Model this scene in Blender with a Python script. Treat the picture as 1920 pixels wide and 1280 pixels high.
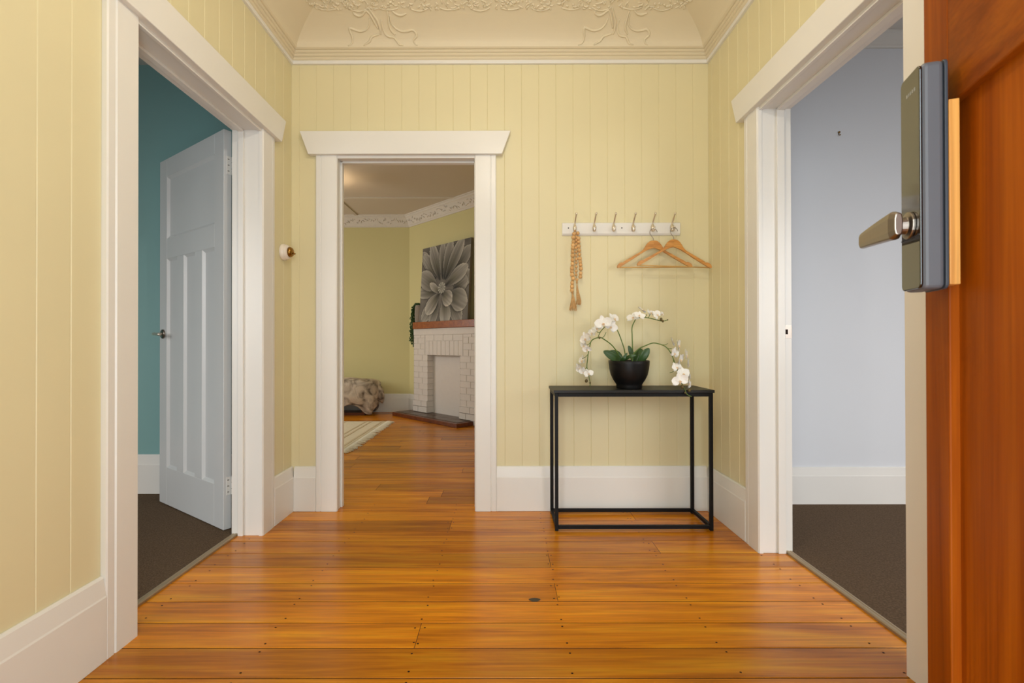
import bpy, bmesh, math, random
from mathutils import Vector, Matrix, Euler, noise

# ------------------------------------------------------------------ camera, world, daylight, exposure
scene = bpy.context.scene
for o in list(bpy.data.objects):
    bpy.data.objects.remove(o)
COL = scene.collection

cam_d = bpy.data.cameras.new('camera')
cam = bpy.data.objects.new('camera', cam_d)
COL.objects.link(cam)
scene.camera = cam
cam_d.sensor_width = 36.0
cam_d.lens = 885.1 * 36.0 / 1920.0
cam_d.shift_x = 15.9 / 1920.0
cam_d.clip_start = 0.02
cam_d.dof.use_dof = True
cam_d.dof.focus_distance = 2.7
cam_d.dof.aperture_fstop = 9.0
_yaw, _pitch, _roll = -0.0015, 0.0047, -0.0017
_f = Vector((math.sin(_yaw) * math.cos(_pitch), math.cos(_yaw) * math.cos(_pitch), math.sin(_pitch)))
_r = Vector((math.cos(_yaw), -math.sin(_yaw), 0))
_u = _r.cross(_f)
_r2 = _r * math.cos(_roll) + _u * math.sin(_roll)
_u2 = _u * math.cos(_roll) - _r * math.sin(_roll)
_m = Matrix((_r2, _u2, -_f)).transposed().to_4x4()
_m.translation = (0, 0, 0.94)
cam.matrix_world = _m

world = bpy.data.worlds.new('world')
scene.world = world
world.use_nodes = True
_bg = world.node_tree.nodes['Background']
_bg.inputs['Color'].default_value = (0.86, 0.92, 1.0, 1)
_bg.inputs['Strength'].default_value = 1.0

scene.view_settings.view_transform = 'Standard'
scene.view_settings.look = 'None'
scene.view_settings.gamma = 1.0
scene.view_settings.use_curve_mapping = False
scene.view_settings.exposure = 0.0
scene.cycles.use_denoising = True
scene.cycles.max_bounces = 5
scene.cycles.diffuse_bounces = 3
scene.cycles.glossy_bounces = 3
scene.cycles.use_adaptive_sampling = True
scene.cycles.adaptive_threshold = 0.035
scene.cycles.sample_clamp_indirect = 6.0
scene.cycles.blur_glossy = 0.5


def daylight(name, loc, direction, sx, sy, power, color, spread=180):
    """daylight falling in through an opening of the house"""
    d = bpy.data.lights.new(name, 'AREA')
    d.shape = 'RECTANGLE'
    d.size, d.size_y = sx, sy
    d.energy = power
    d.color = color
    d.spread = math.radians(spread)
    o = bpy.data.objects.new(name, d)
    o.location = loc
    o.rotation_euler = Vector(direction).to_track_quat('-Z', 'Z').to_euler()
    COL.objects.link(o)
    return o


daylight('daylight_front_door', (-0.01, -0.32, 1.02), (0, 1, 0), 0.84, 1.95, 30.5, (0.85, 0.96, 1.0))
daylight('daylight_left_window', (-2.9, -0.28, 1.45), (0, 1, -0.75), 1.7, 1.3, 24, (1.0, 0.97, 0.94), 125)
daylight('daylight_right_window', (2.9, -0.28, 1.45), (0, 1, -0.75), 1.7, 1.3, 35, (1.0, 0.99, 0.99), 125)
daylight('daylight_lounge_window', (-4.28, 4.7, 1.45), (1, 0, -0.2), 1.3, 1.9, 33, (1.0, 0.96, 0.92))


# ------------------------------------------------------------------ helpers
def finish(name, me, mat=None, parent=None, loc=None, smooth=False):
    if mat is not None and not me.materials:
        me.materials.append(mat)
    if smooth:
        me.polygons.foreach_set('use_smooth', [True] * len(me.polygons))
    o = bpy.data.objects.new(name, me)
    COL.objects.link(o)
    if loc is not None:
        o.location = loc
    if parent is not None:
        o.parent = parent
        w = Matrix.Identity(4)
        q = parent
        chain = []
        while q is not None:
            chain.append(q)
            q = q.parent
        for q in reversed(chain):
            b = Matrix.LocRotScale(q.location, q.rotation_euler, q.scale)
            w = w @ (q.matrix_parent_inverse @ b if q.parent else b)
        o.matrix_parent_inverse = w.inverted()
    return o


def tag(o, label=None, cat=None, group=None, kind=None):
    if label:
        o['label'] = label
    if cat:
        o['category'] = cat
    if group:
        o['group'] = group
    if kind:
        o['kind'] = kind
    return o


def thing(name, loc, label, cat, group=None):
    o = bpy.data.objects.new(name, None)
    o.empty_display_size = 0.05
    o.location = loc
    COL.objects.link(o)
    return tag(o, label, cat, group)


class MB:
    def __init__(self):
        self.v, self.f = [], []

    def add(self, vs, fs):
        n = len(self.v)
        self.v += [tuple(p) for p in vs]
        self.f += [tuple(i + n for i in f) for f in fs]
        return self

    def box(self, x0, x1, y0, y1, z0, z1):
        v = [(x, y, z) for z in (z0, z1) for y in (y0, y1) for x in (x0, x1)]
        return self.add(v, [(0, 2, 3, 1), (4, 5, 7, 6), (0, 1, 5, 4), (2, 6, 7, 3), (0, 4, 6, 2), (1, 3, 7, 5)])

    def obox(self, T, a0, a1, b0, b1, c0, c1):
        """box in local axes, T maps (a,b,c) to world"""
        v = [T(a, b, c) for c in (c0, c1) for b in (b0, b1) for a in (a0, a1)]
        return self.add(v, [(0, 2, 3, 1), (4, 5, 7, 6), (0, 1, 5, 4), (2, 6, 7, 3), (0, 4, 6, 2), (1, 3, 7, 5)])

    def prism(self, poly, T, w0, w1):
        """poly of (a,b); T(a,b,w) -> world"""
        n = len(poly)
        v = [T(a, b, w0) for a, b in poly] + [T(a, b, w1) for a, b in poly]
        f = [tuple(reversed(range(n))), tuple(range(n, 2 * n))]
        f += [(i, (i + 1) % n, n + (i + 1) % n, n + i) for i in range(n)]
        return self.add(v, f)

    def tube(self, pts, rad, seg=8, cap=True):
        pts = [Vector(p) for p in pts]
        m = len(pts)
        rads = rad if isinstance(rad, (list, tuple)) else [rad] * m
        up = None
        base = len(self.v)
        for i, p in enumerate(pts):
            t = (pts[min(i + 1, m - 1)] - pts[max(i - 1, 0)])
            t = t.normalized() if t.length > 1e-9 else Vector((0, 0, 1))
            if up is None:
                up = t.orthogonal().normalized()
            up = (up - t * up.dot(t))
            up = up.normalized() if up.length > 1e-6 else t.orthogonal().normalized()
            s = t.cross(up)
            for k in range(seg):
                a = 2 * math.pi * k / seg
                self.v.append(tuple(p + (up * math.cos(a) + s * math.sin(a)) * rads[i]))
        for i in range(m - 1):
            for k in range(seg):
                a, b = base + i * seg + k, base + i * seg + (k + 1) % seg
                self.f.append((a, b, b + seg, a + seg))
        if cap:
            self.f.append(tuple(base + k for k in reversed(range(seg))))
            self.f.append(tuple(base + (m - 1) * seg + k for k in range(seg)))
        return self

    def lathe(self, prof, T, seg=32):
        """prof: (r,h) list; T(x,y,h) -> world"""
        base = len(self.v)
        for r, h in prof:
            for k in range(seg):
                a = 2 * math.pi * k / seg
                self.v.append(tuple(T(r * math.cos(a), r * math.sin(a), h)))
        for i in range(len(prof) - 1):
            for k in range(seg):
                a, b = base + i * seg + k, base + i * seg + (k + 1) % seg
                self.f.append((a, b, b + seg, a + seg))
        if prof[0][0] > 1e-5:
            self.f.append(tuple(base + k for k in reversed(range(seg))))
        if prof[-1][0] > 1e-5:
            self.f.append(tuple(base + (len(prof) - 1) * seg + k for k in range(seg)))
        return self

    def ball(self, c, r, seg=10, rings=7, sc=(1, 1, 1)):
        base = len(self.v)
        for i in range(rings + 1):
            ph = math.pi * i / rings
            for k in range(seg):
                a = 2 * math.pi * k / seg
                self.v.append((c[0] + r * sc[0] * math.sin(ph) * math.cos(a), c[1] + r * sc[1] * math.sin(ph) * math.sin(a), c[2] + r * sc[2] * math.cos(ph)))
        for i in range(rings):
            for k in range(seg):
                a, b = base + i * seg + k, base + i * seg + (k + 1) % seg
                self.f.append((a, a + seg, b + seg, b))
        return self

    def mesh(self, name='m', fix=True):
        me = bpy.data.meshes.new(name)
        me.from_pydata(self.v, [], self.f)
        if fix:
            bm = bmesh.new()
            bm.from_mesh(me)
            bmesh.ops.remove_doubles(bm, verts=bm.verts, dist=1e-6)
            bmesh.ops.recalc_face_normals(bm, faces=bm.faces)
            bm.to_mesh(me)
            bm.free()
        me.update()
        return me

    def build(self, name, mat, parent=None, smooth=False, bevel=0, seg=2, loc=None, fix=True):
        o = finish(name, self.mesh(name, fix), mat, parent, loc, smooth)
        if bevel:
            b = o.modifiers.new('bevel', 'BEVEL')
            b.width = bevel
            b.segments = seg
            b.limit_method = 'ANGLE'
            b.angle_limit = math.radians(40)
        return o


def W(x, y, z):
    return (x, y, z)


def smooth_path(pts, n=6):
    """Catmull-Rom through pts"""
    P = [Vector(p) for p in pts]
    P = [P[0] * 2 - P[1]] + P + [P[-1] * 2 - P[-2]]
    out = []
    for i in range(1, len(P) - 2):
        for k in range(n):
            t = k / n
            a, b, c, d = P[i - 1], P[i], P[i + 1], P[i + 2]
            out.append(0.5 * ((2 * b) + (c - a) * t + (2 * a - 5 * b + 4 * c - d) * t * t + (3 * b - a - 3 * c + d) * t ** 3))
    out.append(P[-2])
    return out


# ------------------------------------------------------------------ materials
def srgb(r, g, b):
    def c(x):
        x /= 255.0
        return x / 12.92 if x <= 0.04045 else ((x + 0.055) / 1.055) ** 2.4
    return (c(r), c(g), c(b), 1)


def mat(name, color, rough=0.5, metal=0.0, var=0.0, scale=8.0, bump=0.0, bscale=60.0, coat=0.0, spec=0.5, sub=0.0, stretch=(1, 1, 1)):
    m = bpy.data.materials.new(name)
    m.use_nodes = True
    nt = m.node_tree
    b = nt.nodes['Principled BSDF']
    b.inputs['Roughness'].default_value = rough
    b.inputs['Metallic'].default_value = metal
    b.inputs['Specular IOR Level'].default_value = spec
    b.inputs['Coat Weight'].default_value = coat
    b.inputs['Coat Roughness'].default_value = 0.12
    g = nt.nodes.new('ShaderNodeNewGeometry')
    mp = nt.nodes.new('ShaderNodeMapping')
    mp.inputs['Scale'].default_value = stretch
    nt.links.new(g.outputs['Position'], mp.inputs['Vector'])
    n = nt.nodes.new('ShaderNodeTexNoise')
    n.inputs['Scale'].default_value = scale
    n.inputs['Detail'].default_value = 4
    nt.links.new(mp.outputs['Vector'], n.inputs['Vector'])
    mx = nt.nodes.new('ShaderNodeMix')
    mx.data_type = 'RGBA'
    k = 1 - var
    mx.inputs['A'].default_value = (color[0] * k, color[1] * k, color[2] * k, 1)
    k = 1 + var
    mx.inputs['B'].default_value = (min(color[0] * k, 1), min(color[1] * k, 1), min(color[2] * k, 1), 1)
    nt.links.new(n.outputs['Fac'], mx.inputs['Factor'])
    nt.links.new(mx.outputs['Result'], b.inputs['Base Color'])
    if bump:
        n2 = nt.nodes.new('ShaderNodeTexNoise')
        n2.inputs['Scale'].default_value = bscale
        n2.inputs['Detail'].default_value = 3
        nt.links.new(mp.outputs['Vector'], n2.inputs['Vector'])
        bp = nt.nodes.new('ShaderNodeBump')
        bp.inputs['Strength'].default_value = bump
        bp.inputs['Distance'].default_value = 0.003
        nt.links.new(n2.outputs['Fac'], bp.inputs['Height'])
        nt.links.new(bp.outputs['Normal'], b.inputs['Normal'])
    return m


def wood(name, dark, mid, light, axis='X', rough=0.25, coat=0.0, grain=26.0, vary=0.25, along=1.3, streak=0.5, spec=0.5):
    m = bpy.data.materials.new(name)
    m.use_nodes = True
    nt = m.node_tree
    L = nt.links.new
    b = nt.nodes['Principled BSDF']
    b.inputs['Roughness'].default_value = rough
    b.inputs['Coat Weight'].default_value = coat
    b.inputs['Specular IOR Level'].default_value = spec
    b.inputs['Coat Roughness'].default_value = 0.1
    g = nt.nodes.new('ShaderNodeNewGeometry')
    oi = nt.nodes.new('ShaderNodeObjectInfo')
    mul = nt.nodes.new('ShaderNodeMath')
    mul.operation = 'MULTIPLY'
    mul.inputs[1].default_value = 37.0
    L(oi.outputs['Random'], mul.inputs[0])
    cmb = nt.nodes.new('ShaderNodeCombineXYZ')
    for i in range(3):
        L(mul.outputs[0], cmb.inputs[i])
    add = nt.nodes.new('ShaderNodeVectorMath')
    add.operation = 'ADD'
    L(g.outputs['Position'], add.inputs[0])
    L(cmb.outputs[0], add.inputs[1])
    mp = nt.nodes.new('ShaderNodeMapping')
    s = [grain] * 3
    s['XYZ'.index(axis)] = along
    mp.inputs['Scale'].default_value = s
    L(add.outputs[0], mp.inputs['Vector'])
    n = nt.nodes.new('ShaderNodeTexNoise')
    n.inputs['Scale'].default_value = 1.0
    n.inputs['Detail'].default_value = 5
    n.inputs['Roughness'].default_value = 0.6
    n.inputs['Distortion'].default_value = 0.6
    L(mp.outputs[0], n.inputs['Vector'])
    r = nt.nodes.new('ShaderNodeValToRGB')
    e = r.color_ramp.elements
    e[0].position, e[0].color = 0.25, dark
    e[1].position, e[1].color = 0.74, light
    k = e.new(0.5)
    k.color = mid
    L(n.outputs['Fac'], r.inputs['Fac'])
    # fine pore streaks
    mp2 = nt.nodes.new('ShaderNodeMapping')
    s2 = [grain * 7] * 3
    s2['XYZ'.index(axis)] = along * 3
    mp2.inputs['Scale'].default_value = s2
    L(add.outputs[0], mp2.inputs['Vector'])
    n2 = nt.nodes.new('ShaderNodeTexNoise')
    n2.inputs['Scale'].default_value = 1.0
    n2.inputs['Detail'].default_value = 2
    L(mp2.outputs[0], n2.inputs['Vector'])
    mr = nt.nodes.new('ShaderNodeMapRange')
    mr.inputs['From Min'].default_value = 0.25
    mr.inputs['From Max'].default_value = 0.75
    mr.inputs['To Min'].default_value = 1 - 0.4 * streak
    mr.inputs['To Max'].default_value = 1 + 0.3 * streak
    L(n2.outputs['Fac'], mr.inputs['Value'])
    rv = nt.nodes.new('ShaderNodeMapRange')
    rv.inputs['To Min'].default_value = 1 - vary
    rv.inputs['To Max'].default_value = 1 + vary
    L(oi.outputs['Random'], rv.inputs['Value'])
    mm = nt.nodes.new('ShaderNodeMath')
    mm.operation = 'MULTIPLY'
    L(mr.outputs[0], mm.inputs[0])
    L(rv.outputs[0], mm.inputs[1])
    hs = nt.nodes.new('ShaderNodeHueSaturation')
    L(r.outputs[0], hs.inputs['Color'])
    L(mm.outputs[0], hs.inputs['Value'])
    L(hs.outputs[0], b.inputs['Base Color'])
    return m


M = {}
M['yellow'] = mat('pale_yellow_paint', srgb(231, 219, 177), 0.45, var=0.03, scale=3)
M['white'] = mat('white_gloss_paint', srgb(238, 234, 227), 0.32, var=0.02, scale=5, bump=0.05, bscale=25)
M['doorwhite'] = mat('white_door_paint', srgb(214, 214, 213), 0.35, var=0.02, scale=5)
M['cream'] = mat('cream_plaster', srgb(230, 216, 186), 0.6, var=0.02, scale=4)
M['teal'] = mat('teal_paint', srgb(131, 173, 171), 0.55, var=0.03, scale=3)
M['paleblue'] = mat('pale_grey_paint', srgb(222, 224, 228), 0.55, var=0.015, scale=3)
M['loungewall'] = mat('lounge_yellow_paint', srgb(222, 210, 150), 0.55, var=0.02, scale=3)
M['loungeceil'] = mat('lounge_ceiling_paint', srgb(214, 200, 182), 0.7, var=0.02, scale=3)
M['loungecornice'] = mat('lounge_cornice_plaster', srgb(228, 218, 204), 0.65, var=0.06, scale=40)
M['plainwhite'] = mat('far_side_paint', srgb(225, 222, 215), 0.6)
M['floor'] = wood('varnished_floor_wood', srgb(152, 80, 2), srgb(206, 124, 8), srgb(226, 154, 22), 'X', 0.27, 0.0, 21, 0.26, 1.35, 0.5, 0.4)
M['gap'] = mat('dark_floor_gap', srgb(34, 18, 8), 0.9)
M['knot'] = mat('dark_knot', srgb(58, 48, 32), 0.4)
M['frontdoor'] = wood('varnished_door_wood', srgb(112, 46, 1), srgb(146, 68, 3), srgb(174, 90, 8), 'Z', 0.45, 0.0, 22, 0.04, 0.9, 0.35, 0.1)
M['frontrail'] = wood('varnished_rail_wood', srgb(106, 46, 4), srgb(134, 64, 6), srgb(158, 82, 10), 'Y', 0.45, 0.0, 22, 0.02, 1.2, 0.35, 0.1)
M['packer'] = wood('pine_packer', srgb(190, 120, 45), srgb(212, 148, 70), srgb(226, 168, 88), 'Z', 0.5, 0, 40, 0.02)
M['carpet'] = mat('brown_carpet', srgb(98, 80, 63), 0.95, var=0.75, scale=150, bump=1.0, bscale=170, spec=0.1)
M['brass_trim'] = mat('satin_carpet_bar', srgb(168, 148, 118), 0.4, metal=0.5, var=0.05)
M['black'] = mat('black_powder_coat', srgb(17, 16, 16), 0.5, var=0.1, scale=30, spec=0.22)
M['blacktop'] = mat('black_table_top', srgb(26, 24, 22), 0.45, var=0.06, scale=30, spec=0.4)
M['bowl'] = mat('black_ceramic', srgb(15, 14, 14), 0.45, var=0.1, spec=0.3)
M['steel'] = mat('brushed_nickel', srgb(226, 216, 200), 0.34, metal=0.85, var=0.04)
M['darksteel'] = mat('satin_steel', srgb(150, 140, 130), 0.32, metal=1.0)
M['hanger'] = wood('hanger_wood', srgb(184, 118, 50), srgb(208, 144, 70), srgb(226, 168, 92), 'X', 0.4, 0.0, 60, 0.05, 6)
M['bar'] = wood('hanger_bar_wood', srgb(200, 150, 80), srgb(220, 172, 98), srgb(232, 190, 120), 'X', 0.45, 0, 60, 0.05, 6)
M['bead'] = wood('raw_wood_bead', srgb(206, 154, 94), srgb(226, 178, 116), srgb(238, 196, 138), 'X', 0.6, 0, 90, 0.12, 30)
M['jute'] = mat('jute_fibre', srgb(204, 160, 104), 0.9, var=0.3, scale=120)
M['petal'] = mat('white_petal', srgb(248, 244, 236), 0.55, var=0.03, scale=40)
M['lip'] = mat('yellow_pink_lip', srgb(236, 204, 164), 0.5, var=0.18, scale=150)
M['stem'] = mat('green_stem', srgb(92, 116, 44), 0.5, var=0.15, scale=40)
M['leaf'] = mat('dark_green_leaf', srgb(56, 84, 40), 0.4, var=0.2, scale=25)
M['bud'] = mat('olive_bud', srgb(98, 82, 40), 0.5, var=0.3, scale=80)
M['soil'] = mat('dark_moss', srgb(46, 44, 34), 0.9, var=0.4, scale=80, bump=0.8)
M['porcelain'] = mat('white_porcelain', srgb(240, 228, 214), 0.25)
M['brass'] = mat('aged_brass', srgb(150, 110, 50), 0.25, metal=1.0, var=0.2, scale=60)
M['lockgrey'] = mat('slate_grey_plastic', srgb(88, 88, 93), 0.5, var=0.05, scale=40)
M['lockdark'] = mat('dark_blue_grey_plastic', srgb(52, 57, 66), 0.5)
M['glass'] = mat('black_lock_glass', srgb(14, 13, 11), 0.06, spec=0.8, coat=0.4)
M['print'] = mat('pale_print', srgb(150, 148, 138), 0.5)
M['brick'] = mat('white_painted_brick', srgb(226, 216, 206), 0.5, var=0.04, scale=20, bump=0.4, bscale=50)
M['mortar'] = mat('painted_mortar', srgb(222, 212, 202), 0.7)
M['mantel'] = wood('mantel_wood', srgb(124, 58, 10), srgb(156, 80, 18), srgb(178, 98, 28), 'X', 0.35, 0.1, 30, 0.02, 2)
M['tile'] = mat('dark_hearth_tile', srgb(84, 62, 46), 0.3, var=0.3, scale=14, bump=0.1)
M['hearthwood'] = wood('hearth_edge_wood', srgb(84, 40, 18), srgb(108, 54, 24), srgb(126, 68, 32), 'X', 0.35, 0.1, 30, 0.02, 2)
M['rug'] = mat('cream_rug', srgb(244, 232, 206), 0.95, var=0.10, scale=60, bump=0.8, bscale=120, stretch=(1, 0.3, 1))
M['rugstripe'] = mat('tan_rug_stripe', srgb(226, 208, 176), 0.95, var=0.2, scale=60, bump=0.8, bscale=120)
M['pot'] = mat('grey_ribbed_pot', srgb(156, 142, 128), 0.7, var=0.15, scale=30)
M['pearl'] = mat('trailing_green', srgb(50, 82, 34), 0.5, var=0.4, scale=60)
M['canvasedge'] = mat('grey_canvas_edge', srgb(112, 102, 88), 0.8, var=0.15, scale=20)
M['nail'] = mat('dark_nail_head', srgb(36, 20, 9), 0.7, spec=0.1)
M['shade'] = mat('white_lamp_shade', srgb(236, 226, 208), 0.6)


def throw_material():
    m = bpy.data.materials.new('mottled_throw')
    m.use_nodes = True
    nt = m.node_tree
    b = nt.nodes['Principled BSDF']
    b.inputs['Roughness'].default_value = 0.95
    g = nt.nodes.new('ShaderNodeNewGeometry')
    n = nt.nodes.new('ShaderNodeTexNoise')
    n.inputs['Scale'].default_value = 6
    n.inputs['Detail'].default_value = 6
    n.inputs['Distortion'].default_value = 1.6
    nt.links.new(g.outputs['Position'], n.inputs['Vector'])
    r = nt.nodes.new('ShaderNodeValToRGB')
    e = r.color_ramp.elements
    e[0].position, e[0].color = 0.32, srgb(104, 92, 80)
    e[1].position, e[1].color = 0.60, srgb(214, 198, 178)
    k = e.new(0.46)
    k.color = srgb(176, 160, 142)
    nt.links.new(n.outputs['Fac'], r.inputs['Fac'])
    nt.links.new(r.outputs[0], b.inputs['Base Color'])
    bp = nt.nodes.new('ShaderNodeBump')
    bp.inputs['Strength'].default_value = 0.7
    bp.inputs['Distance'].default_value = 0.02
    nt.links.new(n.outputs['Fac'], bp.inputs['Height'])
    nt.links.new(bp.outputs['Normal'], b.inputs['Normal'])
    return m


M['throw'] = throw_material()

# ------------------------------------------------------------------ dimensions (metres; camera stands in the front doorway)
XL, XR, YB, YF = -1.205, 1.158, 2.672, -0.10      # finished wall faces of the hall
BT = 0.012                                         # lining board thickness
BW = 0.0972                                        # lining board width
ZC = 2.523                                         # underside of the cornice
LD = (1.531, 2.318)                                # doorway in the wall by the teal room (along Y)
RD = (1.348, 2.118)                                # doorway in the wall by the carpeted grey room (along Y)
BD = (-0.940, -0.166)                              # doorway to the lounge (along X)
HD = 1.99                                          # height of the openings
XLO, XRO, YBO = -1.342, 1.292, 2.785               # far sides of the linings

# ------------------------------------------------------------------ hall walls: core + every lining board as its own piece
_board_cache = {}


def board_mesh(w, h):
    key = (round(w, 4), round(h, 4))
    if key not in _board_cache:
        c = 0.0022
        prof = [(0, 0), (0, BT - c), (c, BT), (w - c, BT), (w, BT - c), (w, 0)]
        b = MB().prism(prof, lambda a, t, z: (a, t, z), 0, h)
        _board_cache[key] = b.mesh('wall_board')
        _board_cache[key].materials.append(M['yellow'])
    return _board_cache[key]


def lining(wall, length, openings, place, rotz, zlo=0.20, zhi=ZC + 0.012, zcut=2.06):
    """place(s) -> location of a board whose lower-left back corner sits s along the wall"""
    n = int(math.ceil(length / BW))
    for i in range(n):
        a, b = i * BW, min((i + 1) * BW, length)
        pieces = []
        hit = [o for o in openings if o[0] < b and o[1] > a]
        if not hit:
            pieces.append((a, b, zlo, zhi))
        else:
            o = hit[0]
            pieces.append((a, b, zcut, zhi))
            if o[0] - a > 0.012:
                pieces.append((a, o[0], zlo, zcut))
            if b - o[1] > 0.012:
                pieces.append((o[1], b, zlo, zcut))
        for (p, q, z0, z1) in pieces:
            ob = finish('wall_board', board_mesh(q - p, z1 - z0), None, wall)
            x, y = place(p)
            ob.location = (x, y, z0)
            ob.rotation_euler = (0, 0, rotz)


def struct(name, mb, m, label, **k):
    return tag(mb.build(name, m, **k), label, None, None, 'structure')


# left wall core, boards run from the back corner towards the camera
c0, c1 = XLO + 0.018, XL - BT
b = MB().box(c0, c1, -0.30, LD[0] - 0.03, 0, 2.78).box(c0, c1, LD[1] + 0.03, 2.95, 0, 2.78).box(c0, c1, LD[0] - 0.03, LD[1] + 0.03, HD + 0.03, 2.78)
wall_left = struct('wall_left', b, M['plainwhite'], 'pale yellow board lined hall wall with the doorway to the teal room')
lining(wall_left, YB - YF, [(YB - LD[1] - 0.03, YB - LD[0] + 0.03)], lambda s: (c1, YB - s), -math.pi / 2)
d0, d1 = XR + BT, XRO - 0.018
b = MB().box(d0, d1, -0.30, RD[0] - 0.03, 0, 2.78).box(d0, d1, RD[1] + 0.03, YB + BT, 0, 2.78).box(d0, d1, RD[0] - 0.03, RD[1] + 0.03, HD + 0.03, 2.78)
wall_right = struct('wall_right', b, M['plainwhite'], 'pale yellow board lined hall wall with the doorway to the grey carpeted room')
lining(wall_right, YB - YF, [(RD[0] - 0.03 - YF, RD[1] + 0.03 - YF)], lambda s: (d0, YF + s), math.pi / 2)
e0, e1 = YB + BT, YBO - 0.018
b = MB().box(c0, BD[0] - 0.03, e0, e1, 0, 2.78).box(BD[1] + 0.03, 1.30, e0, e1, 0, 2.78).box(BD[0] - 0.03, BD[1] + 0.03, e0, e1, HD + 0.03, 2.78)
wall_back = struct('wall_back', b, M['loungewall'], 'pale yellow board lined hall wall behind the black console table')
# boards on the back wall: profile faces -Y, so they are turned round and run from the right corner
lining(wall_back, XR - XL + 2 * BT, [(XR + BT - BD[1] - 0.03, XR + BT - BD[0] + 0.03)], lambda s: (XR + BT - s, e0), math.pi)
# front wall with the front door opening (behind the camera)
b = MB().box(XL - BT, -0.44, YF - 0.16, YF, 0, 2.78).box(0.415, XR + BT, YF - 0.16, YF, 0, 2.78).box(-0.44, 0.415, YF - 0.16, YF, 2.05, 2.78)
struct('wall_front', b, M['yellow'], 'hall wall around the open front doorway')

# baseboards
BASE = [(0, 0), (0.020, 0), (0.020, 0.188), (0.0175, 0.193), (0.011, 0.243), (0.006, 0.250), (0, 0.250)]


def baseboard(name, label, runs, m=None, prof=BASE):
    mb = MB()
    for T, s0, s1 in runs:
        mb.prism(prof, T, s0, s1)
    return struct(name, mb, m or M['white'], label, bevel=0.0012, seg=1)


TL = lambda t, z, s: (XL + t, s, z)
TR = lambda t, z, s: (XR - t, s, z)
TB = lambda t, z, s: (s, YB - t, z)
CW = 0.122
baseboard('baseboard_left', 'tall white baseboard under the board wall by the teal room', [(TL, YF, LD[0] - CW), (TL, LD[1] + CW, YB)])
baseboard('baseboard_right', 'tall white baseboard under the board wall by the grey carpeted room', [(TR, YF, RD[0] - CW), (TR, RD[1] + CW, YB)])
baseboard('baseboard_back', 'tall white baseboard behind the black console table', [(TB, XL + 0.02, BD[0] - CW), (TB, BD[1] + CW, XR - 0.02)])

# door surrounds: lining, stops, architraves with trapezoid heads
CAS = [(0, 0), (0, 0.015), (0.004, 0.0185), (0.026, 0.0185), (0.028, 0.016), (0.031, 0.016), (0.034, 0.0205), (CW - 0.006, 0.0205), (CW, 0.015), (CW, 0)]


def surround(name, label, S, o0, o1, depth0, depth1, stop, zc=HD):
    """S(s, d, z): s along the wall, d from the hall face into the wall (negative = proud)"""
    lin = MB()
    g = 0.006
    lin.obox(S, o0 - 0.028, o0 - g, depth0, depth1, 0, zc + 0.028)
    lin.obox(S, o1 + g, o1 + 0.028, depth0, depth1, 0, zc + 0.028)
    lin.obox(S, o0 - g, o1 + g, depth0, depth1, zc + g, zc + 0.028)
    t = struct(name, lin, M['white'], label)
    for a, s in ((o0, -1), (o1, 1)):
        # architrave profile runs from its outer edge to its inner edge
        mb = MB().prism([(a + s * (CW - x), -y) for x, y in CAS], S_wrap(S), 0, zc + 0.012)
        mb.build('architrave', M['white'], t)
    for a0, a1 in ((o0 - g, o0 + 0.006), (o1 - 0.006, o1 + g)):
        MB().obox(S, a0, a1, stop[0], stop[1], 0, zc + 0.001).build('door_stop', M['white'], t, bevel=0.002)
    MB().obox(S, o0 + 0.006, o1 - 0.006, stop[0], stop[1], zc - 0.006, zc + g).build('door_stop', M['white'], t, bevel=0.002)
    # thin strip below the head, then the head itself
    MB().obox(S, o0 - 0.012, o1 + 0.012, -0.012, 0.004, zc - 0.002, zc + 0.020).build('head_strip', M['white'], t, bevel=0.002)
    z0, z1 = zc + 0.012, zc + 0.012 + 0.130
    poly = [(o0 - CW - 0.034, z0), (o1 + CW + 0.034, z0), (o1 + CW + 0.082, z1), (o0 - CW - 0.082, z1)]
    MB().prism(poly, lambda s, z, d: S(s, d, z), -0.040, 0.0).build('door_head', M['white'], t, bevel=0.003)
    return t


def S_wrap(S):
    return lambda a, y, z: S(a, y, z)


SL = lambda s, d, z: (XL - d, s, z)
SR = lambda s, d, z: (XR + d, s, z)
SB = lambda s, d, z: (s, YB + d, z)
surround('trim_1', 'white architrave and head around the doorway to the teal room', SL, LD[0], LD[1], 0.0, XL - XLO, (0.076, 0.102))
t2 = surround('trim_2', 'white architrave and head around the doorway to the grey carpeted room', SR, RD[0], RD[1], 0.0, XRO - XR, (0.066, 0.100))
surround('trim_3', 'white architrave and head around the doorway to the lounge', SB, BD[0], BD[1], 0.0, YBO - YB, (0.050, 0.080))
# strike plate in the rebate of the grey room's doorway
yp = RD[1] + 0.006
MB().box(1.262, 1.291, yp - 0.002, yp + 0.001, 0.962, 1.022).build('strike_plate', M['darksteel'], t2)
MB().box(1.264, 1.274, yp - 0.0028, yp, 0.980, 1.002).build('latch_hole', M['gap'], t2)
MB().prism([(1.289, yp - 0.002), (1.2935, yp - 0.001), (1.297, yp + 0.006), (1.2945, yp + 0.006), (1.291, yp + 0.001)], lambda x, y, z: (x, y, z), 0.969, 1.015).build('strike_lip', M['steel'], t2)

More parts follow.
